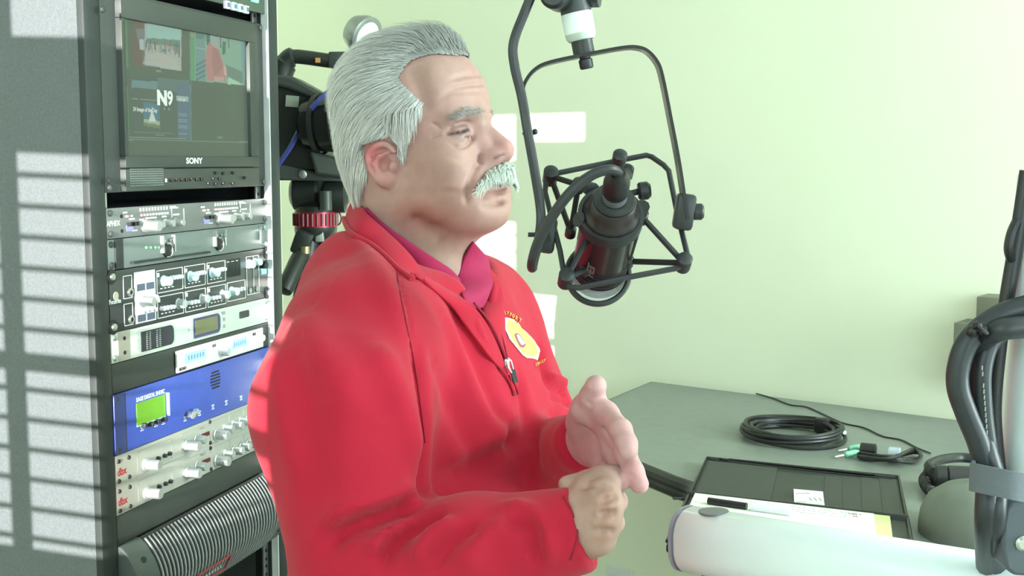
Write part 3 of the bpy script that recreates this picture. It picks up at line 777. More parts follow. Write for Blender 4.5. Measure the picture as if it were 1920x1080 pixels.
# --- blue alert decoder
mblue = mat('blue_enamel', (0.055, 0.095, 0.44), rough=.32, var=.04)
t = unit('alert_decoder', 'blue two space alert decoder with a green display', 'rack unit', 6, 8, 0.25, mblue, out=.002)
screws(t, m_dark, xs=(0.008,))
mb = MB(); mb.box((.0275, -.0024, HS / 2), (.0012, .001, HS - .004)); mb.build('ear_line', m_dark, t)
mb = MB(); mb.box((.013, -.0022, HS / 2), (.026, .001, HS - .001)); mb.build('ear_plate', mat('blue_dark', (0.05, 0.07, 0.26), rough=.4), t)
dx0, dx1 = loc(t, 253, 770)[0], loc(t, 306, 752)[0]
mb = MB(); mb.box(((dx0 + dx1) / 2, -.0028, HS * .56), (dx1 - dx0, .0014, .033)); mb.build('display', mat('green_lcd', (0.14, 0.34, 0.03), rough=.3, var=.04, emit=(0.22, 0.55, 0.04), estr=.28), t)
mb = MB(); mb.box((dx1 + .006, -.0042, HS * .56), (.0035, .005, .036)); mb.box(((dx0 + dx1) / 2, -.003, HS * .56 - .0175), (dx1 - dx0, .002, .0016)); mb.build('display_lip', mat('pale_blue_lip', (0.6, 0.75, 0.85)), t)
text('SAGE DIGITAL ENDEC', .0088, TF(dx0 + .001, HS * .80, -.0024), m_white_ink, t, bold=.0003, sx=.88)
mb = MB()
gx_ = loc(t, 402, 725)[0]
for i in range(6):
    w = .022 + .010 * math.sin(math.pi * (i + .5) / 6); mb.box((gx_, -.0022, HS * .70 - i * .0052 + .013), (w, .001, .0026))
so_ = mb.build('speaker_slots', m_blk, t); so_['kind'] = 'stuff'
for i, (px, py) in enumerate(((264, 797), (277, 795), (289, 790), (302, 786))):
    x, z = loc(t, px, py); mb = MB(); mb.box((x, -.0055, z), (.007, .009, .007), ch=.001); mb.build('button', m_dark, t)
mb = MB()
for px, py in ((264, 803), (290, 795), (304, 791), (345, 785), (372, 775), (397, 763), (422, 755), (450, 746), (470, 738)):
    x, z = loc(t, px, py); mb.box((x, -.0022, z + .003), (.008, .0006, .0016)); mb.box((x, -.0022, z), (.005, .0006, .0016)); mb.box((x, -.0022, z - .003), (.008, .0006, .0014))
mb.build('printing', m_white_ink, t, smooth=0)['kind'] = 'stuff'
x, z = loc(t, 350, 776)
mb = MB(); mb.box((x, -.008, z), (.011, .014, .010), ch=.002); kl = mb.build('key_lock', m_chr, t)
mb = MB(); mb.lathe((x - .006, -.013, z), (0, -1, .1), [(0, .006), (.003, .006), (.004, .003)], 12); mb.lathe((x + .009, -.009, z + .002), (0, -1, .1), [(0, .005), (.006, .005)], 10); mb.build('key_ring', m_sil, kl)

# --- two space microphone preamplifier
mcr = mat('preamp_cream', (0.36, 0.36, 0.32), rough=.45, var=.03)
t = unit('preamp', 'cream two space microphone preamp with red lettering and silver knobs', 'rack unit', 8, 10, 0.2, mcr, out=.001)
mred = mat('red_ink', (0.50, 0.03, 0.04), rough=.6, var=0)
half = HS / 2
mb = MB(); mbl = MB(); mlm = MB()
for o in (0, half):
    text('dbx', .016, TF(.003, o + half * .42, -.0014), mred, t, bold=.0003, sx=.95)
    for x in (.007, .033):
        for z in (.006, half - .009): mb.lathe((x, -.001, o + z), (0, -1, 0), [(0, .0035), (.002, .003)], 10)
    for x, w in ((.055, .0006), (.148, .0006), (.178, .0006), (.265, .0006), (.33, .0006), (.38, .0006), (.43, .0006)): mbl.box((x, -.0012, o + half * .5), (w, .0006, half * .72))
    for x0_, x1_, z in ((.055, .148, .86), (.178, .262, .86), (.05, .46, .04), (.265, .46, .88)): mbl.box(((x0_ + x1_) / 2, -.0012, o + half * z), (x1_ - x0_, .0006, .0006))
    knob(t, .076, o + half * .33, .0085, .026, m_sil)
    for x in (.108, .126, .140):
        m3 = MB(); m3.lathe((x, -.001, o + half * .36), (0, -1, 0), [(0, .0035), (.005, .003)], 10); m3.build('push_button', m_black_ink, t)
    knob(t, .190, o + half * .40, .0088, .026, m_sil); knob(t, .222, o + half * .46, .0075, .018, m_sil)
    for i in range(5): mlm.box((.240 + i * .0048, -.002, o + half * .50), (.0034, .003, .006))
    knob(t, .283, o + half * .34, .0088, .026, m_sil); knob(t, .313, o + half * .42, .0075, .018, m_sil)
    for i, x in enumerate((.342, .368, .392, .415, .440, .464)): knob(t, x, o + half * (.42 + .02 * (i % 2)), .0075, .020, m_sil)
    for x in (.2655,):
        for z in (.10, .90): mb.lathe((x, -.001, o + half * z), (0, -1, 0), [(0, .0035), (.002, .003)], 10)
    m3 = MB(); m3.box((.243, -.0018, o + half * .80), (.028, .0008, .013)); la = m3.build('paper_label', mat('label_paper', (0.88, 0.92, 0.80), rough=.7), t, 'hand lettered paper label')
    text('Phone 2' if o else 'Phone 1', .0055, TF(.2315, o + half * .80, -.0024), m_grey_ink, t)
mb.build('screw', m_black_ink, t)['kind'] = 'stuff'; mbl.build('printing', m_grey_ink, t, smooth=0)['kind'] = 'stuff'; mlm.build('level_lights', mat('dull_red_led', (0.16, 0.03, 0.03)), t)['kind'] = 'stuff'

# --- blank, then the ribbed amplifier
t = unit('lower_blank_panel', 'dark blank rack panel above the ribbed amplifier', 'rack unit', 10, 11, 0.05, MATS['blank_dark'], chassis=False)
AU0, AU1 = 11.0, 14.0
mam = mat('amp_grey', (0.085, 0.105, 0.10), rough=.42, var=.04)
z0 = -AU1 * U
t = thing('power_amplifier', 'grey power amplifier with a bulging ribbed front grille', 'amplifier', MR @ Matrix.Translation((0, 0, z0)))
HA = (AU1 - AU0) * U - .001
t['_x0'] = 0.0; t['_z0'] = z0; t['_h'] = HA
mb = MB(); mb.box((RW / 2, .15, HA / 2), (RW - .05, .28, HA - .004)); mb.build('chassis', m_dark, t)
def bulge(v): return .004 + .034 * math.sin(math.pi * min(max(v, 0), 1)) ** .8
for x0_, x1_ in ((0.0, .052), (RW - .052, RW)):
    prof = [(0.004, 0)] + [(-bulge(v), v * HA) for v in np.linspace(0, 1, 15)] + [(0.004, HA)]
    mb = MB(); mb.prism([(a, b) for a, b in prof], frame((x0_, 0, 0), (0, 1, 0), (0, 0, 1), (1, 0, 0)), x1_ - x0_); eo = mb.build('end_cheek', mam, t, bevel=.002)
    for v in (.2, .8):
        xs_ = (x0_ + x1_) / 2
        m3 = MB(); m3.lathe((xs_, -bulge(v) + .0015, v * HA), (0, -1, 0), [(0, .006), (.002, .006), (.003, .004)], 12); m3.build('screw', m_dark, eo)
nr = 37; xs_ = np.linspace(.056, RW - .056, nr); rb0 = None
for i, xx in enumerate(xs_):
    if rb0 is None:
        pts = [Vector((0, -bulge(v) - .001, v * HA)) for v in np.linspace(0.02, .98, 14)]
        mb = MB(); mb.strip(pts, (1, 0, 0), .0019, .0024); rb0 = mb.build('rib', mat('rib_silver', (0.40, 0.43, 0.43), rough=.4, metal=.2), t); o = rb0
    else: o = rb0.copy(); C.objects.link(o); o.parent = t
    o.location = (xx, 0, 0)
prof = [(0.004, 0)] + [(-bulge(v) + .0004, v * HA) for v in np.linspace(0, 1, 15)] + [(0.004, HA)]
mb = MB(); mb.prism([(a, b) for a, b in prof], frame((.052, 0, 0), (0, 1, 0), (0, 0, 1), (1, 0, 0)), RW - .104); mb.build('grille_back', m_blk, t)
# black badge with a red border
def onb(x, v, out): return Vector((x, -bulge(v) - out, v * HA))
bx0, bx1, v0, v1 = .150, .250, .16, .34
mb = MB(); vs = [onb(bx0, v0, .007), onb(bx1, v0, .007), onb(bx1, v1, .007), onb(bx0, v1, .007)]
mb.add(vs + [v + Vector((0, .008, 0)) for v in vs], [(0, 1, 2, 3), (7, 6, 5, 4), (0, 4, 5, 1), (1, 5, 6, 2), (2, 6, 7, 3), (3, 7, 4, 0)]); bd = mb.build('badge', m_blk, t, 'black badge plate edged in red')
mb = MB(); mb.tube([v + Vector((0, -.001, 0)) for v in vs], .0014, 6, closed=True); mb.build('badge_border', mat('red_border', (0.35, 0.03, 0.04)), bd)
mb = MB()
for i in range(6): mb.box(onb(bx0 + .03 + i * .009, .25, .0078), (.004, .001, .004))
mb.build('badge_lights', m_grey_ink, bd)['kind'] = 'stuff'
# ------------------------------------------------------------------ camcorder on its tripod, behind the man
m_cam = mat('camera_charcoal', (0.022, 0.026, 0.022), rough=.42, var=.08)
m_camg = mat('camera_grey', (0.055, 0.065, 0.058), rough=.4)
m_gloss = mat('gloss_black', (0.010, 0.011, 0.011), rough=.18, coat=.4)
YC = 2.62
def A(px, py, Y=YC): return at(px, py, Y)
VX = Vector((1, 0, 0)); VY = Vector((0, 1, 0)); VZ = Vector((0, 0, 1))
def slab(pix, y0, y1):
    """solid whose outline is given on the plane of depth y0, running back to y1 without tapering"""
    a = [A(px, py, y0) for px, py in pix]; b = [p + VY * (y1 - y0) for p in a]; n = len(a)
    mb = MB(); mb.add(a + b, [tuple(range(n)), tuple(range(2 * n - 1, n - 1, -1))] + [(i, n + i, n + (i + 1) % n, (i + 1) % n) for i in range(n)])
    return mb
base = A(592, 420); base.z = 0
trp = thing('tripod', 'black video tripod with a red ringed fluid head behind the man', 'tripod', base)
cx = A(592, 410)
mb = MB(); zt_, zb_ = A(592, 397).z, A(592, 425).z
rr = 40 / FPX * YC
mb.cyl((base.x, YC, zb_), (base.x, YC, zt_), rr, n=36); ring_o = mb.build('red_ring', mat('anodised_red', (0.42, 0.02, 0.045), rough=.3, metal=.4), trp, world=True)
mb = MB()
for i in range(28):
    a = 2 * math.pi * i / 28; p = Vector((base.x + math.cos(a) * rr * 1.01, YC + math.sin(a) * rr * 1.01, 0))
    mb.cyl((p.x, p.y, zb_ + .003), (p.x, p.y, zt_ - .003), .0028, n=6)
WM[ring_o.name] = WM[trp.name]
o = mb.build('grip_ridges', mat('dark_red', (0.16, 0.012, 0.02), rough=.4), ring_o, world=True); o['kind'] = 'stuff'
mb = MB(); mb.lathe((base.x, YC, zb_), (0, 0, -1), [(0, rr), (.012, rr * .98), (.030, rr * .72), (.034, rr * .5)], 32); mb.lathe((base.x, YC, zt_), (0, 0, 1), [(0, rr * .96), (.012, rr * .92), (.02, rr * .7)], 32); mb.build('bowl', m_cam, trp, world=True)
# fluid drums and the body between
for px, py, w in ((572, 362, 34), (628, 366, 30)):
    c = A(px, py); r_ = 33 / FPX * YC
    mb = MB(); mb.lathe(c - VX * (w * .8 / FPX * YC) , (1, 0, 0), [(0, r_ * .6), (.008, r_ * .95), (.014, r_), (w * 1.45 / FPX * YC, r_), (w * 1.6 / FPX * YC, r_ * .8)], 28); mb.build('drum', m_cam, trp, world=True)
mb = slab([(588, 330), (612, 330), (616, 398), (583, 398)], YC - .02, YC + .05); mb.build('head_core', m_camg, trp, world=True, bevel=.004)
mb = MB(); c = A(611, 376, YC - .05); mb.lathe(c + VZ * .02, (0, 0, -1), [(0, .012), (.004, .013), (.04, .013)], 16); mb.build('brake_knob', m_camg, trp, world=True)
mb = MB(); mb.tube([A(640 + 0, 350), A(652, 348), A(660, 362), A(656, 380), A(645, 390)], .008, 8); mb.build('drag_lever', mat('pale_metal', (0.5, 0.54, 0.46), rough=.35, metal=.4), trp, world=True)
mb = MB(); mb.tube(spline([A(634, 395), A(639, 405), A(638, 418), A(630, 424)], 6), .0016, 6); mb.build('tether', m_blk, trp, world=True)
# spreader column and three legs
mb = MB(); mb.cyl(A(590, 424), A(590, 438), .030, n=20); mb.build('collar', m_chr, trp, world=True)
mb = MB(); q = A(600, 440, YC - .03); mb.box(q, (.018, .02, .03), ch=.003); mb.build('clamp', m_sil, trp, world=True)
hub = A(590, 440)
for i, (ex, ey) in enumerate(((-0.16, -0.30), (0.42, -0.05), (-0.05, 0.36))):
    a = hub + Vector((ex * .05, ey * .05, -.005)); e = Vector((base.x + ex, YC + ey, 0.0))
    mid = a.lerp(e, .5)
    mb = MB(); mb.cyl(a, mid, .021, .021, 14); mb.cyl(a.lerp(e, .42), e + (a - e) * .02, .016, .015, 14); lg = mb.build('leg', m_cam, trp, world=True)
    WM[lg.name] = WM[trp.name]
    mb = MB(); mb.ball(e + Vector((0, 0, .018)), .022, sc=(1, 1, .8)); mb.build('foot', m_blk, lg, world=True)
    if i == 0:
        mb = MB(); mb.cyl(a.lerp(e, .13), a.lerp(e, .17), .026, n=16); mb.build('leg_lock', mat('blue_lock', (0.05, 0.08, 0.5), rough=.4), lg, world=True)
# pan handle
pj = A(566, 455, YC - .06)
mb = MB(); mb.box(pj, (.036, .03, .05), Matrix.Rotation(R(20), 4, 'Y'), ch=.006); mb.build('handle_clamp', m_cam, trp, world=True)
mb = MB(); mb.cyl(A(572, 462, YC - .07), A(572, 475, YC - .07), .010, n=12); mb.build('handle_bolt', mat('brass', (0.55, 0.47, 0.22), rough=.3, metal=.8), trp, world=True)
mb = MB(); a, b = A(566, 474, YC - .06), A(531, 548, YC - .12)
mb.tube([a.lerp(b, s_) for s_ in (0, .04, .2, .6, .9, .97, 1)], [.012, .0165, .0185, .018, .018, .0165, .009], 16); mb.build('pan_handle', m_cam, trp, world=True, label='black grip of the tripod pan handle')
mb = MB(); mb.cyl(A(498, 523, YC), A(536, 523, YC - .08), .0055, n=10); mb.build('second_handle', m_blk, trp, world=True)

cmc = thing('camcorder', 'black shoulder camcorder with a top handle partly hidden behind the man', 'camcorder', A(590, 330))
mb = slab([(470, 150), (516, 138), (540, 146), (600, 176), (608, 240), (606, 325), (500, 318), (470, 300)], YC - .06, YC + .09); mb.build('body', m_cam, cmc, world=True, bevel=.008)
mb = slab([(512, 140), (545, 142), (606, 176), (604, 192), (540, 166), (512, 160)], YC - .075, YC + .08); mb.build('top_cover', m_camg, cmc, world=True, bevel=.006)
hp = spline([A(523, 150), A(533, 122), (A(548, 107)), A(575, 108), A(610, 113), A(650, 118), A(690, 124), A(700, 150)], 6)
mb = MB(); mb.tube(hp, [.026 if i < 8 else (.021 if i < 13 else .0150) for i in range(len(hp))], 12); mb.build('carry_handle', m_cam, cmc, world=True)
mb = MB(); mb.box(A(638, 113), (.046, .034, .034), ch=.004); mb.build('handle_mount', m_camg, cmc, world=True)
mb = MB(); mb.box(A(596, 113, YC - .017), (.010, .004, .010)); mb.build('tally_light', mat('amber', (0.6, 0.3, 0.1), rough=.3), cmc, world=True)
mb = MB(); mb.box(A(548, 190, YC - .063), (.027, .003, .023), Matrix.Rotation(R(5), 4, 'Y')); mb.build('paper_label', mat('grey_label', (0.42, 0.48, 0.40), rough=.7), cmc, world=True)
# lens hood and barrel, turned towards the right
c = A(612, 232, YC - .08); ax = Vector((.95, -.22, .02)).normalized()
mb = MB(); mb.lathe(c - ax * .05, ax, [(0, .040), (.01, .052), (.05, .058), (.09, .060), (.15, .062), (.20, .066), (.205, .060)], 36); ln = mb.build('lens_barrel', m_gloss, cmc, world=True)
WM[ln.name] = WM[cmc.name]
mb = MB()
for s_ in (.03, .075, .12): mb.lathe(c + ax * (s_ - .05), ax, [(0, .0615), (.012, .0625)], 36, close=False)
mb.build('focus_rings', m_cam, ln, world=True)
mb = slab([(580, 283), (632, 296), (655, 305), (650, 334), (592, 328), (584, 300)], YC - .10, YC + .05); mb.build('lens_grip', m_camg, cmc, world=True, bevel=.006)
mb = slab([(518, 308), (545, 312), (640, 333), (640, 340), (512, 338)], YC - .07, YC + .08); mb.build('shoulder_plate', m_camg, cmc, world=True, bevel=.004)
mb = MB(); mb.lathe(A(568, 327, YC - .07), (0, -1, 0), [(0, .0085), (.003, .0085), (.004, .006)], 16); mb.build('plate_bolt', m_chr, cmc, world=True)
mb = MB(); mb.lathe(A(581, 251, YC - .09), (0, -1, 0), [(0, .004), (.004, .003)], 10); mb.lathe(A(598, 210, YC - .10), (0, -1, 0), [(0, .0035), (.004, .003)], 10); mb.build('bright_screw', m_chr, cmc, world=True)
mb = MB(); mb.box(A(619, 206, YC - .15), (.004, .003, .036)); mb.build('lens_mark', m_white_ink, cmc, world=True)
mb = MB(); mb.tube(spline([A(655, 148, YC - .10), A(625, 165, YC - .13), A(590, 196, YC - .13), A(566, 235, YC - .10), A(545, 275, YC - .09), A(520, 312, YC - .08), A(512, 330, YC - .06)], 8), .0055, 8)
tag(mb.build('blue_cable', mat('blue_rubber', (0.06, 0.075, 0.30), rough=.3), None), 'dark blue cable looping across the black camcorder', 'cable')
# on-camera lamp
lm = thing('camera_lamp', 'silver oval lamp head standing above the camcorder handle', 'lamp', A(690, 118))
c = A(682, 66); ax = Vector((.72, -.50, -.38)).normalized()
Mx = frame((0, 0, 0), *basis(ax))
mb = MB(); mb.lathe(c - ax * .035, ax, [(0, .015), (.008, .034), (.03, .042), (.045, .043), (.047, .038)], 28); hd = mb.build('lamp_head', mat('satin_silver', (0.35, 0.37, 0.37), rough=.28, metal=.7), lm, world=True)
WM[hd.name] = WM[lm.name]
mb = MB(); mb.ball(c + ax * .006, .037, n=20, sc=(1, 1, .35), M=Mx); mb.build('lamp_glass', mat('lamp_glass', (0.82, 0.88, 0.88), rough=.15), hd, world=True)
mb = MB(); mb.cyl(A(690, 118), c - ax * .03, .008); mb.build('lamp_stem', m_blk, lm, world=True)

# ------------------------------------------------------------------ microphone in its spider mount
m_mic = mat('microphone_black', (0.05, 0.042, 0.044), rough=.26, metal=.6, var=.05)
m_frm = mat('mount_black', (0.020, 0.023, 0.026), rough=.42)
m_ela = mat('elastic_black', (0.014, 0.014, 0.016), rough=.7)
F0 = at(1120, 520, 1.205); R0 = at(1151, 376, 1.10)
max_ = (F0 - R0).normalized(); ML = (F0 - R0).length
mic = thing('microphone', 'black cylindrical broadcast microphone held in the wire cradle', 'microphone', R0)
mr = .0265
mb = MB(); mb.lathe(R0, max_, [(0, .016), (.001, .0195), (.003, .021), (.010, .0215), (.016, .0245), (.020, .0265), (.024, mr), (ML * .66, mr)], 40); bodyo = mb.build('body', m_mic, mic, world=True)
mb = MB(); prof = [(ML * .66, mr * .97)]
s_ = ML * .66
while s_ < ML - .004:
    prof += [(s_ + .0005, mr * .95), (s_ + .0010, mr * 1.01), (s_ + .0035, mr * 1.01), (s_ + .0040, mr * .95)]; s_ += .0052
prof += [(ML - .002, mr * .96), (ML + .004, mr * .8), (ML + .006, mr * .3)]
mb.lathe(R0, max_, prof, 40); mb.build('grille', mat('grille_dark', (0.03, 0.025, 0.027), rough=.35, metal=.6), mic, world=True)
mb = MB(); mb.lathe(R0, max_, [(-.001, .0155), (-.001, .0185), (-.0025, .0180), (-.0025, .0150)], 36); mb.build('rear_ring', m_frm, mic, world=True)
WM[bodyo.name] = WM[mic.name]
side = (Vector((0, -1, 0)) - max_ * Vector((0, -1, 0)).dot(max_)).normalized(); rt = max_.cross(side)
sd_ = (side * math.cos(.45) + rt * math.sin(.45) * (1 if rt.x < 0 else -1)).normalized()
# maker's name lettered along the body
tm = text_mesh('HEIL', .011, .0002, .0001, 'CENTER')
cen = R0 + max_ * (ML * .62)
yv = sd_.cross(-max_) 
Mt = frame(cen + sd_ * (mr + .0002), -max_ if (-max_).z > 0 else max_, -(sd_.cross(max_)) * -1, sd_)
tm.transform(WM[mic.name].inverted() @ Mt); tm.materials.clear(); link_mesh('lettering', tm, mat('dim_ink', (0.16, 0.15, 0.15), var=0), mic, smooth=0)

cab = thing('shock_mount', 'black wire cradle and U shaped yoke holding the microphone', 'microphone mount', at(1100, 108, 1.15))
# plane of the outer frame: square to the microphone axis
FC = R0.lerp(F0, .45)
def fp(px, py, off=0.0):
    return on_plane(px, py, FC + max_ * off, max_)
fr_pts = [fp(1034, 327), fp(1160, 301), fp(1212, 291), fp(1222, 294), fp(1244, 309), fp(1254, 320), fp(1270, 400), fp(1290, 482), fp(1283, 496), fp(1268, 503), fp(1172, 521), fp(1085, 540), fp(1070, 538), fp(1059, 522), fp(1050, 470), fp(1022, 360), fp(1024, 335)]
mb = MB(); mb.tube(fr_pts, .0027, 8, closed=True); mb.build('outer_frame', m_frm, cab, world=True)
nodes = {'tl': fp(1032, 330), 'tp': fp(1161, 299), 'br': fp(1282, 493), 'bl': fp(1061, 523)}
for kx, p in nodes.items():
    mb = MB(); mb.lathe(p - max_ * .010, max_, [(0, .004), (.002, .0072), (.018, .0072), (.020, .004)], 14); mb.build('corner_hub', m_frm, cab, world=True)
# inner clamp: ring round the microphone with four arms, each carrying two hooks
cr = R0 + max_ * (ML * .20)
mb = MB(); mb.lathe(cr, max_, [(-.006, mr + .0003), (-.006, mr + .0038), (.006, mr + .0038), (.006, mr + .0003), (-.006, mr + .0003)], 40, close=False); clamp = mb.build('clamp_ring', m_frm, cab, world=True)
WM[clamp.name] = WM[cab.name]
hooks = {'a': fp(1085, 347, -.020), 'a2': fp(1070, 434, .030), 'b': fp(1112, 426, -.020), 'b2': fp(1098, 505, .03), 'c': fp(1203, 406, -.020), 'c2': fp(1178, 490, .03), 'd': fp(1176, 322, -.02)}
for kx in ('a', 'b', 'c', 'd'):
    p = hooks[kx]; d = (p - cr); d -= max_ * d.dot(max_)
    q = cr + d.normalized() * (mr + .004)
    mb = MB(); mb.tube([q - max_ * .004, q.lerp(p, .5) - max_ * .004, p], [.0075, .006, .0055], 10); mb.lathe(p - max_ * .007, max_, [(0, .004), (.002, .0062), (.014, .0062), (.016, .004)], 12); mb.build('clamp_arm', m_frm, cab, world=True)
for kx in ('a2', 'b2', 'c2'):
    p = hooks[kx]; mb = MB(); mb.lathe(p - max_ * .006, max_, [(0, .003), (.002, .0055), (.012, .0055), (.014, .003)], 12); mb.build('band_hook', m_frm, cab, world=True)
for a, b in ((nodes['tl'], hooks['a']), (nodes['tl'], hooks['a2']), (hooks['a'], hooks['a2']), (nodes['bl'], hooks['b']), (hooks['b'], hooks['b2']), (nodes['bl'], hooks['b2']), (nodes['br'], hooks['c']), (nodes['br'], hooks['c2']), (hooks['c'], hooks['c2']), (nodes['tp'], hooks['d'])):
    mb = MB(); mb.tube([a, b], .0028, 8); mb.build('elastic_band', m_ela, cab, world=True)
# thumb screw of the clamp
c = fp(1182, 363, -.02); mb = MB(); mb.cyl(c, fp(1197, 359, -.02), .003, n=10); mb.lathe(fp(1196, 359, -.02), (1, 0, .1), [(0, .007), (.002, .0085), (.009, .0085), (.012, .006)], 16); mb.build('clamp_screw', m_frm, cab, world=True)
# wire loop below, with its fine screen
lp = [fp(1054 + 0, 520, .035)] + [on_plane(1121 + 60 * math.cos(a), 512 + 57 * math.sin(a), FC + max_ * .05, max_) for a in np.linspace(math.pi * 1.02, -.35, 26)]
lo = [on_plane(1121 + 58 * math.cos(a), 514 + 56 * math.sin(a), FC + max_ * .055, max_) for a in np.linspace(0, 2 * math.pi, 40, endpoint=False)]
mb = MB(); mb.tube(lo, .0029, 8, closed=True); ring_ = mb.build('wire_loop', m_frm, cab, world=True)
WM[ring_.name] = WM[cab.name]
mb = MB(); cc_ = sum(lo, Vector()) / len(lo); mb.add([cc_ + max_ * .0003] + [p + max_ * .0003 for p in lo] + [cc_ - max_ * .0003] + [p - max_ * .0003 for p in lo], [(0, 1 + i, 1 + (i + 1) % 40) for i in range(40)] + [(41, 42 + (i + 1) % 40, 42 + i) for i in range(40)])
mb.build('screen', mat('fine_screen', (0.55, 0.58, 0.58), rough=.6, alpha=.28, var=0), ring_, world=True)
# yoke: flat strip bent into a U
YY = 1.15
ypts = spline([at(1030, 452, YY), at(1012, 365, YY), at(996, 265, YY), at(983, 195, YY), at(981, 168, YY), at(987, 150, YY), at(1003, 131, YY), at(1030, 118, YY), at(1100, 103, YY), at(1165, 91, YY), at(1192, 90, YY), at(1212, 97, YY), at(1230, 117, YY), at(1240, 145, YY), at(1256, 225, YY), at(1272, 310, YY), at(1287, 410, YY)], 5)
mb = MB(); mb.strip(ypts, (0, 1, 0), .022, .003); mb.build('yoke', mat('yoke_black', (0.022, 0.022, 0.022), rough=.35, metal=.3), cab, world=True)
for px, py, s_ in ((1283, 397, 1), (1024, 440, -1)):
    p = at(px, py, YY)
    mb = MB(); mb.box(p, (.018, .020, .034), Matrix.Rotation(R(8), 4, 'Y'), ch=.004); piv = mb.build('pivot', m_frm, cab, world=True)
    WM[piv.name] = WM[cab.name]
    mb = MB()
    if s_ > 0: mb.cyl(p, p + VX * .010, .003, n=8); mb.lathe(p + VX * .008, (1, 0, 0), [(0, .0065), (.001, .0078), (.008, .0078), (.010, .006)], 16)
    else: mb.cyl(p, p - VX * .017, .0022, n=8)
    mb.build('pivot_knob', m_frm, piv, world=True)
mb = MB()
for px, py in ((985, 250), (1003, 247)): mb.ball(at(px, py, YY - .012), .0028)
mb.box(at(994, 249, YY - .01), (.008, .006, .004)); mb.build('cable_clip', m_frm, cab, world=True)
# boom end above
bm_ = thing('boom_end', 'black boom end with a white collar above the microphone yoke', 'microphone boom', at(1072, -40, 1.15))
a, b = at(1070, -30, 1.15), at(1100, 125, 1.15); ad = (b - a).normalized(); BL = (b - a).length
def bt_(y): return (at(1072, y, 1.15) - a).length
px2m = 1.15 / FPX
mb = MB(); mb.lathe(a, ad, [(0, 28 * px2m), (bt_(26), 28.5 * px2m)], 32); mb.build('upper_tube', mat('boom_graphite', (0.05, 0.058, 0.062), rough=.45), bm_, world=True)
mb = MB(); mb.lathe(a + ad * bt_(26), ad, [(0, 29 * px2m), (37 * px2m, 28.5 * px2m)], 32); mb.build('collar', mat('collar_white', (0.82, 0.9, 0.9), rough=.3), bm_, world=True, label='white collar')
mb = MB(); mb.lathe(a + ad * (bt_(26) + 37 * px2m), ad, [(0, 28.5 * px2m), (9 * px2m, 27 * px2m), (13 * px2m, 24 * px2m), (13.5 * px2m, 18 * px2m)], 32); mb.build('ring', mat('pale_ring', (0.5, 0.56, 0.5), rough=.4), bm_, world=True)
mb = MB(); mb.lathe(a + ad * (bt_(26) + 46 * px2m), ad, [(0, 20 * px2m), (30 * px2m, 20 * px2m)], 28); mb.lathe(a + ad * (bt_(26) + 72 * px2m), ad, [(0, 10 * px2m), (12 * px2m, 10 * px2m), (14 * px2m, 13 * px2m), (28 * px2m, 13 * px2m), (31 * px2m, 11 * px2m)], 24); mb.build('stud', m_frm, bm_, world=True)
mb = MB(); c = at(1052, -6, 1.14); mb.lathe(c + VY * .012, (-.25, -1, 0), [(0, .011), (.003, .013), (.03, .013), (.034, .010)], 24); c = at(1100, -6, 1.15); mb.lathe(c, (1, -.3, 0), [(0, .010), (.012, .010)], 20); mb.build('elbow_joint', m_frm, bm_, world=True)
# cable from the boom, down the yoke, looping back to the connector
cpts = spline([at(1010, -40, 1.14), at(985, 20, 1.14), at(963, 80, 1.135), at(965, 125, 1.135), at(978, 180, 1.135), at(990, 250, 1.13), at(1004, 330, 1.13), at(1014, 400, 1.13), at(1010, 450, 1.12), at(1001, 486, 1.10), at(998, 502, 1.085), at(999, 486, 1.07), at(1010, 452, 1.06), at(1036, 405, 1.05), at(1070, 360, 1.045), at(1110, 328, 1.045), at(1145, 318, 1.05), at(1160, 326, 1.06)], 8)
mcab = thing('microphone_cable', 'thick black cable running down the yoke and looping up to the microphone', 'cable', at(998, 502, 1.08))
mb = MB(); mb.tube(cpts, .0046, 10); mb.build('sheath', mat('cable_black', (0.022, 0.024, 0.028), rough=.4), mcab, world=True)
mb = MB(); ca_ = at(1152, 372, 1.098); cb_ = at(1159, 324, 1.058); cd_ = (cb_ - ca_); mb.lathe(ca_, cd_, [(0, .0105), (.012, .0105), (.014, .0118), (.030, .0118), (.038, .0100), (cd_.length, .0068)], 24); mb.build('connector', m_blk, mcab, world=True)
mb = MB(); mb.lathe(ca_ + cd_.normalized() * .002, cd_, [(0, .0112), (.008, .0112)], 24); mb.build('connector_ring', m_chr, mcab, world=True)
# ------------------------------------------------------------------ things on the counter
def tb(px, py, dz=0.0): return on_z(px, py, TZ + dz)
m_cab = mat('cable_grey_black', (0.020, 0.022, 0.020), rough=.45)
# coiled cable
c0 = tb(1485, 822); rx = (tb(1578, 822) - tb(1392, 822)).length / 2
coil = thing('cable_coil', 'black cable wound in a flat oval coil on the counter', 'cable', c0)
pts = []
crng = np.random.default_rng(5)
turns = 9
for i in range(turns * 36 + 1):
    a = 2 * math.pi * i / 36; tn = i / 36
    r_ = rx * (.82 + .17 * (0.5 + .5 * math.sin(tn * 2.4)))
    e1, e2 = tb(1, 1), 0
    pts.append(c0 + Vector((math.cos(a) * r_ + .006 * math.sin(tn * 1.7), math.sin(a) * r_ * 1.06 + .006 * math.cos(tn * 2.1), .004 + .0024 * tn + .002 * math.sin(a * 2 + tn))))
mb = MB(); mb.tube(pts, .0036, 7); mb.build('sheath', m_cab, coil, world=True)
p = c0 + Vector((rx * .72, rx * .42, .016)); mb = MB(); mb.box(p, (.030, .020, .030), Matrix.Rotation(R(-35), 4, 'Z'), ch=.006); mb.build('cable_tie', m_blk, coil, world=True)
mb = MB(); p = c0 + Vector((rx * .93, -.01, .018)); mb.cyl(p, p + Vector((.004, -.02, 0)), .004, n=10); mb.build('plug', m_chr, coil, world=True)
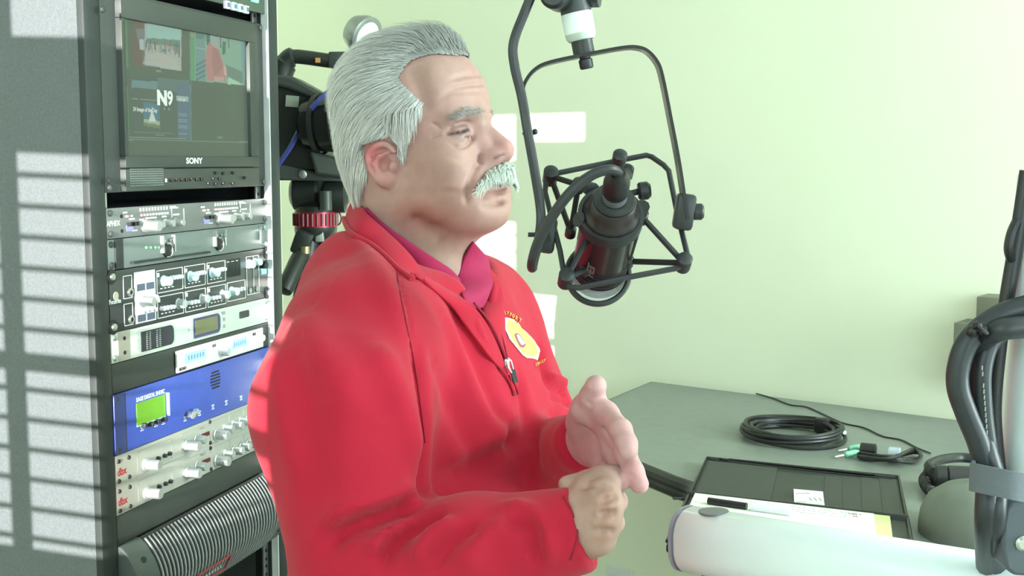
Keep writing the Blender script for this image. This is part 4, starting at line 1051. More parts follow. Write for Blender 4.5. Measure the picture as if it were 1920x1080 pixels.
# thin wire trailing from the wall to the wrapped lead
mb = MB(); mb.tube(spline([tb(1418, 738, .003), tb(1450, 747, .002), tb(1482, 759, .002), tb(1512, 763, .002), tb(1540, 775, .002), tb(1580, 793, .002), tb(1620, 802, .002), tb(1655, 818, .002), tb(1690, 825, .002), tb(1720, 840, .002), tb(1745, 850, .003)], 5), .0016, 6)
tag(mb.build('thin_wire', m_cab, None), 'thin black wire trailing across the counter from the wall', 'wire')
# audio lead with two green plugs
al = thing('audio_lead', 'short black audio lead wrapped with a grey strap and ending in green plugs', 'cable', tb(1660, 855))
m_grn = mat('mint_plastic', (0.25, 0.62, 0.42), rough=.35)
for (x0_, y0_), (x1_, y1_) in (((1612, 838), (1590, 842)), ((1606, 848), (1583, 853))):
    a, b = tb(x0_, y0_, .008), tb(x1_, y1_, .006); d = b - a
    mb = MB(); mb.lathe(a - d * .15, d, [(0, .0035), (.006, .0055), (d.length * 1.0, .0055), (d.length * 1.1, .0035)], 12); po = mb.build('plug', m_grn, al, world=True, label='green plug')
    WM[po.name] = WM[al.name]
    mb = MB(); mb.lathe(b + d * .08, d, [(0, .0022), (.016, .0022), (.019, .001)], 10); mb.build('plug_pin', m_chr, po, world=True)
mb = MB(); a, b = tb(1613, 842, .009), tb(1643, 845, .009); mb.tube([a, a.lerp(b, .05), a.lerp(b, .95), b], [.009, .012, .012, .009], 14); mb.build('ferrite', m_blk, al, world=True)
mb = MB()
for i in range(5):
    o1, o2 = crng.uniform(-5, 5), crng.uniform(-3, 3)
    lp_ = spline([tb(1612, 852 + o2, .006 + i * .002), tb(1640, 856 + o2, .008 + i * .002), tb(1678, 856 + o2 * .5, .006 + i * .003), tb(1712, 846 + o1, .006 + i * .002), tb(1727 + o1 * .4, 853, .006 + i * .002), tb(1716, 863 + o2, .005), tb(1680, 862 + o2 * .5, .005 + i * .002), tb(1640, 863, .005), tb(1612, 858, .005)], 6, True)
    mb.tube(lp_, .0026, 6, closed=True)
mb.build('sheath', m_cab, al, world=True)
mb = MB(); a, b = tb(1667, 853, .010), tb(1687, 855, .010); mb.lathe(a, b - a, [(0, .0145), ((b - a).length, .0145)], 18); mb.build('strap', mat('strap_grey', (0.38, 0.45, 0.50), rough=.7), al, world=True)

# padfolio, open, with its paper pad
m_lea = mat('padfolio_leather', (0.030, 0.036, 0.032), rough=.5, var=.1, bump=.25, bscale=500)
pf = thing('padfolio', 'open black zip padfolio with card pockets and a white note pad', 'padfolio', tb(1500, 940))
def quad(mb, pts, t):
    a = [Vector(p) for p in pts]; b = [p + Vector((0, 0, t)) for p in a]
    return mb.add(a + b, [(3, 2, 1, 0), (4, 5, 6, 7), (0, 1, 5, 4), (1, 2, 6, 5), (2, 3, 7, 6), (3, 0, 4, 7)])
UL, UR, LR_, LL = tb(1327, 872), tb(1684, 908), tb(1710, 985), tb(1312, 944)
down = (tb(1316, 940) - UL)
# lower half continues the same rectangle towards the camera
ex_ = (UR - UL); ey_ = (LL - UL); ey_ = ey_ - ex_ * (ey_.dot(ex_) / ex_.length_squared)
eyu = Vector((-.27, -1, 0)).normalized()
def pq(u, v, dz=0.0): return UL + ex_ * u + eyu * v + Vector((0, 0, dz))
mid = (LL - UL).dot(eyu)
mb = MB(); quad(mb, [pq(-.01, mid), pq(-.01, 0), pq(1.01, 0), pq(1.01, mid)], .012); quad(mb, [pq(-.01, mid + .25), pq(-.01, mid), pq(1.01, mid), pq(1.01, mid + .25)], .012)
mb.build('cover', m_lea, pf, world=True, bevel=.003)
mb = MB(); mb.cyl(pq(-.01, mid, .010), pq(1.01, mid, .010), .0085, n=14); mb.build('spine', m_blk, pf, world=True)
mb = MB(); quad(mb, [pq(.02, mid - .008, .012), pq(.02, .025, .012), pq(.385, .03, .012), pq(.385, mid - .008, .012)], .003); mb.build('pocket', m_lea, pf, world=True, bevel=.001)
for i, u in enumerate((.63, .72, .81, .90)):
    mb = MB(); quad(mb, [pq(u, mid - .008, .012 + i * .0006), pq(u, .035 - i * .003, .012 + i * .0006), pq(.985, .035 - i * .003, .012 + i * .0006), pq(.985, mid - .008, .012 + i * .0006)], .0012); mb.build('card_pocket', m_lea, pf, world=True, bevel=.0005)
mb = MB(); mb.tube([pq(.01, .010, .013), pq(.99, .012, .013)], .0028, 6); mb.tube([pq(-.005, mid, .013), pq(-.005, .003, .013), pq(1.0, .003, .013), pq(1.005, mid, .013)], .003, 6); mb.tube([pq(-.008, mid, .013), pq(-.008, mid + .24, .013)], .003, 6); mb.tube([pq(1.008, mid, .013), pq(1.008, mid + .24, .013)], .003, 6); zp = mb.build('zip_edge', m_blk, pf, world=True)
mb = MB(); mb.tube([pq(.07, .012, .016), pq(.12, .018, .016), pq(.12, .010, .016), pq(.86, .016, .016), pq(.88, .014, .016)], .0022, 6); mb.tube([pq(.03, .022, .015), pq(.5, .030, .015), pq(.97, .030, .015)], .0012, 6); mb.build('cord', m_blk, pf, world=True)
mb = MB(); q0 = pq(-.012, mid + .012, .010); mb.tube([q0, q0 + Vector((-.012, .001, 0)), q0 + Vector((-.022, .002, 0)), q0 + Vector((-.022, -.003, 0)), q0 + Vector((-.010, -.003, 0))], .0015, 6); mb.build('zip_pull', m_dark, pf, world=True)
# note pad: yellow legal pad with white sheets on top
mb = MB(); quad(mb, [pq(.03, mid + .235, .012), pq(.03, mid + .014, .012), pq(.93, mid + .014, .012), pq(.93, mid + .235, .012)], .006); mb.build('legal_pad', mat('pad_yellow', (0.72, 0.74, 0.36), rough=.8), pf, world=True)
mb = MB(); quad(mb, [pq(.025, mid + .24, .0183), pq(.025, mid + .012, .0183), pq(.86, mid + .016, .0183), pq(.86, mid + .24, .0183)], .0012)
pp2 = tag(mb.build('paper_sheet', mat('paper_white', (0.84, 0.88, 0.80), rough=.8, var=.01), None), 'white printed sheet lying on the note pad of the padfolio', 'paper')
mb = MB(); k = np.random.default_rng(9)
Mp = frame(pq(0, 0), ex_.normalized(), -eyu, Vector((0, 0, 1)))
EX = ex_.length
for r_ in range(3):
    u = .20 + .03 * r_
    while u < .74:
        w = k.uniform(.008, .02)
        if k.random() < .75: mb.box(Mp @ Vector((u * EX, -(mid + .028 + r_ * .012), .0197)), (w * EX, .0016, .0004), Mp.to_3x3().to_4x4())
        u += w + .008
mb.build('printing', mat('grey_print', (0.45, 0.5, 0.5)), pp2)['kind'] = 'stuff'
text('Lot 1', .009, Mp @ Matrix.Translation((.745 * EX, -(mid + .030), .0197)), m_black_ink, pp2)
text('M', .009, Mp @ Matrix.Translation((.765 * EX, -(mid + .043), .0197)), mat('red_ink', (0.5, 0.03, 0.04)), pp2)
# business card and a pen
mb = MB(); quad(mb, [tb(1489, 943, .0155), tb(1488, 918, .0155), tb(1543, 923, .0155), tb(1546, 949, .0155)], .0012)
bc = tag(mb.build('business_card', mat('card_white', (0.82, 0.88, 0.82), rough=.6, var=.01), None), 'small white business card tucked in the middle pocket of the padfolio', 'card')
mb = MB()
for i in range(3):
    a = tb(1520 + i * 9, 936, .0169); mb.box(a, (.0016, .016, .0003))
mb.box(tb(1505, 925, .0169), (.020, .003, .0003)); mb.box(tb(1502, 941, .0169), (.014, .002, .0003)); mb.build('printing', mat('card_print', (0.45, 0.35, 0.35)), bc)['kind'] = 'stuff'
pen = thing('white_pen', 'white pen lying in the fold of the padfolio', 'pen', tb(1445, 957))
a, b = tb(1410, 951, .024), tb(1483, 961, .024)
mb = MB(); mb.cyl(a, b, .0058, n=14); mb.build('barrel', mat('pen_white', (0.8, 0.84, 0.9), rough=.3), pen, world=True)
mb = MB(); mb.cyl(tb(1328, 939, .024), tb(1400, 949.5, .024), .0052, n=14); mb.build('clear_end', m_blk, pen, world=True)

# headset at the back by the cables
hs = thing('headset', 'black headset with a coiled lead lying on the counter', 'headset', tb(1780, 900))
m_hs = mat('headset_black', (0.022, 0.024, 0.024), rough=.45)
a, b = tb(1752, 893, .030), tb(1838, 897, .030)
mb = MB(); mb.tube([a, a.lerp(b, .04), a.lerp(b, .25), a.lerp(b, .27), a.lerp(b, .30), b], [.010, .017, .018, .0155, .018, .018], 18); mb.build('handgrip', m_hs, hs, world=True)
mb = MB(); mb.tube(spline([tb(1748, 884, .03), tb(1742, 872, .036), tb(1765, 862, .034), tb(1800, 858, .03), tb(1840, 862, .03)], 6), .008, 10); mb.build('headband', m_hs, hs, world=True)
mb = MB(); mb.ball(tb(1750, 890, .020), .020, sc=(.8, 1, 1)); mb.build('ear_cup', m_hs, hs, world=True)
path = spline([tb(1742, 888, .022), tb(1733, 900, .014), tb(1742, 918, .011), tb(1765, 930, .011), tb(1795, 936, .011), tb(1835, 934, .011)], 30)
hel = []
for i, p in enumerate(path):
    d = (path[min(i + 1, len(path) - 1)] - path[max(i - 1, 0)]); x, y, _ = basis(d); a = i * 1.25
    hel.append(p + x * (.0068 * math.cos(a)) + y * (.0068 * math.sin(a)))
mb = MB(); mb.tube(spline(hel, 3), .0026, 6); mb.build('coiled_lead', m_hs, hs, world=True)
# domed base
db = thing('domed_base', 'grey olive dome shaped base standing on the counter behind the white arm', 'stand base', tb(1850, 985))
mb = MB(); cb = tb(1845, 1003); mb.lathe(cb, (0, 0, 1), [(0, .088), (.012, .088), (.03, .086), (.052, .076), (.066, .056), (.073, .03), (.0745, .008)], 40); mb.build('dome', mat('grey_olive_plastic', (0.165, 0.19, 0.16), rough=.6), db, world=True)
mb = MB(); mb.lathe(cb + Vector((0, 0, .073)), (0, 0, 1), [(0, .012), (.02, .012), (.022, .008)], 20); mb.build('boss', m_dark, db, world=True)

# ------------------------------------------------------------------ white boom arm close to the camera, with its strapped cables
m_arm = mat('arm_white', (0.76, 0.86, 0.90), rough=.33, var=.01, coat=.3)
m_hinge = mat('hinge_slate', (0.085, 0.105, 0.125), rough=.5)
arm = thing('white_boom', 'glossy white jointed boom arm crossing the lower right corner', 'boom arm', at(1905, 1010, .95))
A0, A1 = at(1287, 1009, 1.20), at(1960, 1128, .98)
ad = (A1 - A0).normalized(); side_ = ad.cross(VZ).normalized(); up_ = side_.cross(ad).normalized()
def rbox(mb, p, q, w, hh, r, n=6):
    d = (q - p).normalized(); s1 = d.cross(VZ).normalized(); u1 = s1.cross(d).normalized(); prof = []
    for cx, cy, a0 in ((w / 2 - r, hh / 2 - r, 0), (-w / 2 + r, hh / 2 - r, 90), (-w / 2 + r, -hh / 2 + r, 180), (w / 2 - r, -hh / 2 + r, 270)):
        for k in range(n): a = R(a0 + 90 * k / (n - 1)); prof.append((cx + r * math.cos(a), cy + r * math.sin(a)))
    m = len(prof); vs = []
    for t_, sc in ((0, .86), (.004, 1), ((q - p).length - .004, 1), ((q - p).length, .86)):
        for x, y in prof: vs.append(p + d * t_ + s1 * (x * sc) + u1 * (y * sc))
    fs = [tuple(range(m)), tuple(range(4 * m - 1, 3 * m - 1, -1))]
    for j in range(3): fs += [(j * m + i, (j + 1) * m + i, (j + 1) * m + (i + 1) % m, j * m + (i + 1) % m) for i in range(m)]
    return mb.add(vs, fs)
mb = MB(); rbox(mb, A0, A1, .060, .064, .026, 8); lo_arm = mb.build('lower_arm', m_arm, arm, world=True, smooth=50)
WM[lo_arm.name] = WM[arm.name]
mb = MB(); rbox(mb, A0 - ad * .003, A0 + ad * .0015, .0605, .0645, .026, 8); mb.build('end_cap', mat('violet_grey', (0.30, 0.27, 0.36), rough=.4), lo_arm, world=True)
mb = MB(); c = A0 + ad * .032 + up_ * .0312; mb.lathe(c, up_, [(0, .0150), (.0012, .0150), (.0014, .013)], 28); mb.build('plug_cap', mat('plug_grey', (0.16, 0.16, 0.17), rough=.5), lo_arm, world=True)
B0, B1 = A0 - up_ * .072 - ad * .002, A1 - up_ * .072
mb = MB(); rbox(mb, B0, B1, .060, .060, .026, 8); mb.build('parallel_arm', m_arm, arm, world=True, smooth=50)
mb = MB(); H0 = at(1962, 1015, .955)
mb.tube([at(1955, 985, .965), at(2003, 330, .965)], .037, 32); mb.build('upper_arm', m_arm, arm, world=True)
# hinge bracket with its screw
hb_ = [at(px, py, .925) for px, py in ((1886, 952), (1897, 944), (1990, 944), (1990, 1085), (1902, 1080), (1887, 1068), (1880, 1030), (1881, 985))]
mb = MB(); n = len(hb_); b_ = [p + VY * .06 for p in hb_]; mb.add(hb_ + b_, [tuple(range(n)), tuple(range(2 * n - 1, n - 1, -1))] + [(i, n + i, n + (i + 1) % n, (i + 1) % n) for i in range(n)]); hg = mb.build('hinge', m_hinge, arm, world=True, bevel=.004)
WM[hg.name] = WM[arm.name]
mb = MB(); mb.lathe(at(1917, 1018, .925), (0, -1, 0), [(0, .006), (.002, .006), (.004, .004)], 16); mb.build('hinge_screw', m_chr, hg, world=True)
# cable bundle
m_hose = mat('hose_slate', (0.024, 0.029, 0.036), rough=.42)
def hose(pts, r, label, m=m_hose, name='hose', n=12):
    mb = MB(); mb.tube(spline(pts, 8), r, n); return tag(mb.build(name, m, None), label, 'cable', None)
Yh = .93
hose([at(1960, 560, Yh), at(1925, 574, Yh), at(1885, 586, Yh), at(1845, 610, Yh), at(1812, 645, Yh), at(1797, 690, Yh), at(1797, 730, Yh), at(1812, 775, Yh), at(1836, 835, Yh), at(1850, 900, Yh), at(1848, 985, Yh), at(1850, 1060, Yh + .06)], .0088, 'thick slate hose bowing out to the left of the white arm')
hose([at(1960, 612, Yh - .012), at(1920, 613, Yh - .012), at(1878, 618, Yh - .012), at(1850, 632, Yh), at(1832, 660, Yh + .012), at(1826, 720, Yh + .012), at(1836, 790, Yh + .012), at(1850, 850, Yh), at(1866, 910, Yh), at(1864, 985, Yh), at(1866, 1060, Yh + .06)], .0088, 'second slate hose tied to the first and running beside it')
pr_h = hose([at(1876, 624, Yh + .01), at(1854, 650, Yh + .006), at(1842, 700, Yh + .003), at(1844, 770, Yh + .003), at(1853, 840, Yh + .003), at(1866, 910, Yh + .003), at(1870, 985, Yh + .003), at(1872, 1060, Yh + .06)], .0072, 'slim dark cable with pale printed lettering inside the bundle', name='printed_cable')
hose([at(1926, 320, .955), at(1911, 420, .955), at(1891, 540, .955), at(1875, 640, .955), at(1864, 760, .955), at(1870, 860, .955), at(1880, 930, .955)], .0058, 'straight black cable running down the left side of the white arm', mat('cable_black', (0.02, 0.02, 0.02)), 'straight_cable')
mb = MB(); k = np.random.default_rng(2)
for i in range(14):
    py = 690 + i * 11; 
    if k.random() < .8: mb.box(at(1841.5 + (i * 11) * .075, py, Yh - .0050), (.0010, .0008, .0035))
mb.build('printing', m_grey_ink, pr_h)['kind'] = 'stuff'
mb = MB()
for px, py in ((1822, 621), (1832, 613), (1843, 620)): mb.ball(at(px, py, Yh - .012), .0045)
mb.tube([at(1818, 620, Yh - .010), at(1834, 612, Yh - .018), at(1850, 624, Yh - .02), at(1838, 640, Yh - .004)], .002, 6); tag(mb.build('cable_tie', m_blk, None), 'small black cable tie binding the two slate hoses', 'cable tie')
sp = []
for t_ in np.linspace(0, 1, 9): sp.append(at(1822 + 110 * t_, 900 + 22 * t_ + 6 * math.sin(t_ * 3), Yh - .016 - .03 * math.sin(math.pi * min(t_, 1) * .6)))
mb = MB()
top = [at(1821 + 115 * t_, 868 + 24 * t_, Yh - .013 - .022 * math.sin(math.pi * .75 * t_)) for t_ in np.linspace(0, 1, 10)]
bot = [at(1819 + 115 * t_, 921 + 24 * t_, Yh - .013 - .022 * math.sin(math.pi * .75 * t_)) for t_ in np.linspace(0, 1, 10)]
n = 10
bk = [Vector((0, .004, 0))] * n
vs = top + bot + [p + Vector((0, .003, 0)) for p in top] + [p + Vector((0, .003, 0)) for p in bot]
fs = []
for i in range(n - 1):
    fs += [(i, n + i, n + i + 1, i + 1), (2 * n + i, 2 * n + i + 1, 3 * n + i + 1, 3 * n + i), (i, i + 1, 2 * n + i + 1, 2 * n + i), (n + i, 3 * n + i, 3 * n + i + 1, n + i + 1)]
fs += [(0, 2 * n, 3 * n, n), (n - 1, 2 * n - 1, 4 * n - 1, 3 * n - 1)]
mb.add(vs, fs); q1, q2 = at(1821, 868, Yh - .013), at(1819, 921, Yh - .013)
vs = [q1, q2, q2 + Vector((.022, .05, 0)), q1 + Vector((.022, .05, 0))]
mb.add(vs + [v + Vector((.003, 0, 0)) for v in vs], [(0, 1, 2, 3), (7, 6, 5, 4), (0, 3, 7, 4), (1, 5, 6, 2), (0, 4, 5, 1), (2, 6, 7, 3)])
tag(mb.build('hook_and_loop_strap', mat('strap_slate', (0.13, 0.15, 0.175), rough=.75, bump=.2), None), 'wide slate strap binding the cable bundle to the white arm', 'strap')
# small black clip on the upper arm at the right edge
mb = MB(); mb.tube(spline([at(1907, 415, .952), at(1897, 438, .950), at(1892, 468, .950), at(1899, 492, .954)], 5), .004, 8); tag(mb.build('cable_clip', m_blk, None), 'small black clip high on the white arm at the picture edge', 'clip')
# ------------------------------------------------------------------ the man: signed distance shapes -> one skin, clothes over it
def s_ell(P, c, r, Rm=None):
    q = P - np.asarray(c, float)
    if Rm is not None: q = q @ Rm
    r = np.asarray(r, float)
    k0 = np.sqrt(((q / r) ** 2).sum(1)); k1 = np.sqrt(((q / r ** 2) ** 2).sum(1)) + 1e-9
    return np.where(k0 < 1e-6, -r.min(), k0 * (k0 - 1) / k1)
def s_cap(P, a, b, ra, rb):
    a = np.asarray(a, float); b = np.asarray(b, float); d = b - a; L2 = max(d @ d, 1e-12)
    t = np.clip(((P - a) @ d) / L2, 0, 1)
    q = P - a - t[:, None] * d
    return np.sqrt((q * q).sum(1)) - (ra + (rb - ra) * t)
def s_chain(P, pts, rs, k=0.01):
    d = None
    for i in range(len(pts) - 1):
        e = s_cap(P, pts[i], pts[i + 1], rs[i], rs[i + 1]); d = e if d is None else smin(d, e, k)
    return d
def smin(a, b, k):
    h = np.maximum(k - np.abs(a - b), 0) / k
    return np.minimum(a, b) - h * h * k * 0.25
def smax(a, b, k): return -smin(-a, -b, k)

def surface(sdf, lo, hi, h, B=8, slack=1.6):
    """sparse surface nets: coarse blocks near the surface are sampled finely, then one vertex per crossed cell"""
    lo = np.asarray(lo, float); nb = np.ceil((np.asarray(hi) - lo) / (h * B)).astype(int); n = nb * B + 1
    bc = np.stack(np.meshgrid(*[np.arange(k) for k in nb], indexing='ij'), -1).reshape(-1, 3)
    dc = sdf(lo + (bc + .5) * B * h)
    act = bc[np.abs(dc) < B * h * 0.87 * slack]; sgn = dc.reshape(nb)
    vol = np.repeat(np.repeat(np.repeat(sgn, B, 0), B, 1), B, 2)
    V = np.empty(n, np.float32); V[:-1, :-1, :-1] = vol; V[-1] = V[-2]; V[:, -1] = V[:, -2]; V[:, :, -1] = V[:, :, -2]
    off = np.stack(np.meshgrid(*[np.arange(B + 1)] * 3, indexing='ij'), -1).reshape(-1, 3)
    for s in range(0, len(act), 600):
        idx = (act[s:s + 600, None, :] * B + off[None]).reshape(-1, 3)
        V[idx[:, 0], idx[:, 1], idx[:, 2]] = sdf(lo + idx * h)
    S = V < 0
    cnt = np.zeros(np.array(V.shape) - 1, np.int8)
    for dx in (0, 1):
        for dy in (0, 1):
            for dz in (0, 1): cnt += S[dx:S.shape[0] - 1 + dx, dy:S.shape[1] - 1 + dy, dz:S.shape[2] - 1 + dz]
    cell = np.argwhere((cnt > 0) & (cnt < 8)); ids = -np.ones(cnt.shape, np.int32); ids[tuple(cell.T)] = np.arange(len(cell))
    acc = np.zeros((len(cell), 3)); num = np.zeros(len(cell))
    cor = [(x, y, z) for x in (0, 1) for y in (0, 1) for z in (0, 1)]
    for i, a in enumerate(cor):
        for j, b in enumerate(cor):
            if j <= i or sum(abs(p - q) for p, q in zip(a, b)) != 1: continue
            va = V[tuple((cell + a).T)]; vb = V[tuple((cell + b).T)]; m = (va < 0) != (vb < 0)
            t = va / np.where(np.abs(va - vb) < 1e-9, 1e-9, va - vb)
            p = np.asarray(a) + t[:, None] * (np.asarray(b) - np.asarray(a)); acc[m] += p[m]; num[m] += 1
    vert = lo + (cell + acc / num[:, None]) * h
    quads = []
    for ax in range(3):
        u, v = (ax + 1) % 3, (ax + 2) % 3
        sl0 = [slice(None)] * 3; sl1 = [slice(None)] * 3; sl0[ax] = slice(0, -1); sl1[ax] = slice(1, None)
        A_ = S[tuple(sl0)]; B_ = S[tuple(sl1)]; e = np.argwhere(A_ != B_)
        e = e[(e[:, u] > 0) & (e[:, v] > 0) & (e[:, u] < S.shape[u] - 1) & (e[:, v] < S.shape[v] - 1)]
        c = []
        for du, dv in ((1, 1), (0, 1), (0, 0), (1, 0)):
            q = e.copy(); q[:, u] -= du; q[:, v] -= dv; c.append(ids[tuple(q.T)])
        q = np.stack(c, -1); fl = ~A_[tuple(e.T)]; q[fl] = q[fl][:, ::-1]
        quads.append(q)
    quads = np.concatenate(quads); quads = quads[(quads >= 0).all(1)]
    for it in range(2):
        g, d = grad(sdf, vert, h * .4); l = np.maximum((g * g).sum(1), .09); st = np.clip(d / l, -h, h); vert = vert - g * st[:, None]
    return vert, quads
def grad(sdf, P, e):
    d = sdf(P); g = np.empty_like(P)
    for i in range(3):
        Q = P.copy(); Q[:, i] += e; g[:, i] = (sdf(Q) - d) / e
    return g, d
def np_mesh(name, V, F, m, parent, label=None, smooth=180, colors=None):
    me = bpy.data.meshes.new(name)
    inv = np.array(WM[parent.name].inverted()); W = V @ inv[:3, :3].T + inv[:3, 3]
    me.from_pydata(W.tolist(), [], F.tolist() if hasattr(F, 'tolist') else F); me.update()
    if colors is not None:
        ca = me.color_attributes.new('Col', 'FLOAT_COLOR', 'POINT'); c4 = np.ones((len(V), 4), np.float32); c4[:, :3] = colors; ca.data.foreach_set('color', c4.ravel())
    o = link_mesh(name, me, m, parent, label, smooth=0); me.polygons.foreach_set('use_smooth', [True] * len(me.polygons)); WM[o.name] = WM[parent.name]
    return o
def vnormals(V, F):
    n = np.zeros_like(V); a = V[F[:, 0]]; fn = np.cross(V[F[:, 2]] - a, V[F[:, 3]] - V[F[:, 1]])
    for k in range(4): np.add.at(n, F[:, k], fn)
    return n / (np.linalg.norm(n, axis=1)[:, None] + 1e-12)
def bvh_of(V, F): return BVHTree.FromPolygons([tuple(v) for v in V], [tuple(f) for f in F])
def hit(bvh, px, py):
    d = ray(px, py).normalized(); r_ = bvh.ray_cast(CAMV, d); return r_[0], r_[1]
def pl_dist(V, pts):
    """distance of every vertex to a polyline, and the position along it 0..1"""
    best = np.full(len(V), 9.0); tt_ = np.zeros(len(V)); L = [0]
    for i in range(len(pts) - 1): L.append(L[-1] + np.linalg.norm(pts[i + 1] - pts[i]))
    for i in range(len(pts) - 1):
        a, b = pts[i], pts[i + 1]; d = b - a; l2 = max(d @ d, 1e-12); t = np.clip(((V - a) @ d) / l2, 0, 1)
        q = V - a - t[:, None] * d; dd = np.sqrt((q * q).sum(1)); m = dd < best; best[m] = dd[m]; tt_[m] = (L[i] + t[m] * (L[i + 1] - L[i])) / max(L[-1], 1e-9)
    return best, tt_
def cast_line(bvh, pix, n=6):
    pts = [Vector((p[0], p[1], 0)) for p in pix]; sp_ = spline(pts, n) if len(pts) > 2 else [pts[0].lerp(pts[1], k / 8) for k in range(9)]
    out = []
    for p in sp_:
        h_, _ = hit(bvh, p.x, p.y)
        if h_ is not None: out.append(np.array(h_))
    if out:                                              # drop jumps in depth
        keep = [out[0]]
        for p in out[1:]:
            if np.linalg.norm(p - keep[-1]) < .08: keep.append(p)
        out = keep
    return out
def fold(V, N, bvh, pix, w, amp, taper=True, side=None):
    """raise (amp>0) or sink (amp<0) a soft ridge of half width w metres along a line seen in the picture"""
    pts = cast_line(bvh, pix)
    if len(pts) < 2: return
    d, t = pl_dist(V, pts); m = d < 3.2 * w
    e = np.exp(-(d[m] / w) ** 2); 
    if taper: e *= np.clip(np.minimum(t[m], 1 - t[m]) * 5 + .15, 0, 1)
    V[m] += N[m] * (amp * e)[:, None]

v3 = lambda p: np.array(p, float)
def atn(px, py, Y): return np.array(at(px, py, Y))

# ---- frames
TH = R(23); PU = R(13.0); HS_ = 0.872
HC = np.array([-0.101, 1.395, 0.0]); HC[2] = at(735, 305, 1.325).z
hx = Vector((math.cos(TH), -math.sin(TH), 0)); hy = Vector((math.sin(TH), math.cos(TH), 0))
hx2 = hx * math.cos(PU) + Vector((0, 0, 1)) * math.sin(PU); hz2 = hx2.cross(hy)
HM = np.array([list(hx2), list(hy), list(hz2)])         # rows: head axes in the world
def toH(P): return (P - HC) @ HM.T / HS_
def frH(p): return np.asarray(p, float) * HS_ @ HM + HC
TT_ = R(22); TC = np.array([-0.10, 1.41, 0.0])
TM = np.array([[math.cos(TT_), -math.sin(TT_), 0], [math.sin(TT_), math.cos(TT_), 0], [0, 0, 1]])
def toT(P): return (P - TC) @ TM.T
def frT(p): return np.asarray(p, float) @ TM + TC

def sym(f, y): return (f(y), f(-y))
def head_sdf(P):
    q = toH(P); qa = q.copy(); qa[:, 1] = np.abs(q[:, 1])
    d = s_ell(q, (-.008, 0, .062), (.092, .078, .096))
    d = smin(d, s_ell(q, (.049, 0, .066), (.054, .064, .070)), .03)          # forehead
    d = smin(d, s_ell(q, (-.045, 0, .015), (.058, .066, .060)), .03)         # occiput
    d = smin(d, s_ell(q, (.035, 0, -.030), (.062, .060, .078)), .03)         # face block
    d = smin(d, s_cap(qa, (.004, .054, -.050), (.070, .024, -.077), .020, .019), .028)   # jaw line
    d = smin(d, s_ell(q, (.081, 0, -.081), (.019, .024, .017)), .020)        # chin
    d = smin(d, s_ell(q, (.036, 0, -.082), (.046, .042, .017)), .03)         # under the chin
    d = smin(d, s_ell(qa, (.052, .050, -.008), (.030, .021, .018)), .025)    # cheek bone
    d = smin(d, s_ell(qa, (.058, .040, -.050), (.032, .026, .034)), .03)     # cheek
    d = smin(d, s_cap(qa, (.090, .010, .040), (.074, .046, .039), .0105, .009), .014)   # brow
    d = smax(d, -s_ell(qa, (.098, .034, .020), (.019, .018, .0125)), .012)   # socket
    d = smin(d, s_ell(qa, (.0730, .033, .0175), (.0165, .0185, .0150)), .007)  # closed-down lids over the eyeball
    d = smax(d, -s_ell(qa, (.0880, .0345, .0120), (.008, .0125, .0018)), .0015)   # the narrow gap between the lids
    d = smin(d, s_ell(qa, (.071, .036, .001), (.016, .019, .0085)), .010)    # bag under the eye
    d = smin(d, s_cap(q, (.090, 0, .030), (.117, 0, -.006), .0075, .0095), .010)         # nose bridge
    d = smin(d, s_cap(qa, (.086, .009, .022), (.0985, .0125, -.012), .0085, .0095), .014)   # side walls
    d = smin(d, s_ell(q, (.1130, 0, -.0140), (.0140, .0128, .0118)), .009)   # nose tip
    d = smin(d, s_ell(qa, (.1015, .0130, -.0165), (.0155, .0092, .0100)), .006)  # wings
    d = smax(d, -s_ell(qa, (.109, .0065, -.0275), (.006, .0035, .0040)), .004)  # nostril
    d = smin(d, s_ell(q, (.088, 0, -.041), (.020, .026, .026)), .018)        # muzzle
    d = smin(d, s_cap(qa, (.1035, 0, -.0410), (.088, .022, -.0460), .0055, .003), .006)  # upper lip
    d = smin(d, s_cap(qa, (.1035, 0, -.0560), (.088, .022, -.0520), .0066, .003), .006)  # lower lip
    d = smax(d, -s_ell(q, (.104, 0, -.0487), (.018, .018, .0034)), .004)      # parted mouth
    d = smax(d, -s_ell(q, (.112, 0, -.0680), (.016, .026, .0055)), .010)     # hollow above the chin
    # ears
    EC = np.array([-.015, .0750, .004])
    er = qa - EC; a = R(20); c_, s_ = math.cos(a), math.sin(a)
    ex = er[:, 0] * c_ - er[:, 2] * s_; ez = er[:, 0] * s_ + er[:, 2] * c_
    ez = ez / .88
    fl = er[:, 1] + ex * .45                                                   # the shell leans out towards the back
    E2 = np.stack([ex, fl, ez], 1)
    wd_ = np.interp(ez, [-.03, -.015, .01, .028], [.011, .0145, .0185, .016])
    rim = np.sqrt((ex / wd_) ** 2 + (ez / .0265) ** 2) + 1e-9
    shell = s_ell(E2, (0, .000, 0), (.0185, .0050, .0275))
    shell = smax(shell, -s_ell(E2, (.0030, .0075, -.004), (.0095, .0085, .0125)), .003)
    shell = smax(shell, -s_ell(E2, (-.001, .0080, .013), (.0105, .0060, .0075)), .003)
    ringd = np.sqrt(((rim - .95) * .0200) ** 2 + (fl - .0050) ** 2) - .0036
    ringd = np.where((ex > .004) & (ez < .014), .02, ringd)
    shell = smin(shell, ringd, .003)
    shell = smin(shell, s_ell(E2, (.005, .004, -.0225), (.0095, .0050, .0085)), .005)  # lobe
    shell = smin(shell, s_ell(E2, (.0135, .0050, -.004), (.0045, .0048, .0070)), .004) # tragus
    shell = smin(shell, s_chain(E2, [(-.004, .0050, -.016), (-.0085, .0055, -.004), (-.004, .0050, .008), (.006, .0040, .015)], [.0030, .0030, .0026, .002], .003), .003)  # antihelix
    d = smin(d, shell, .006)
    return d * HS_
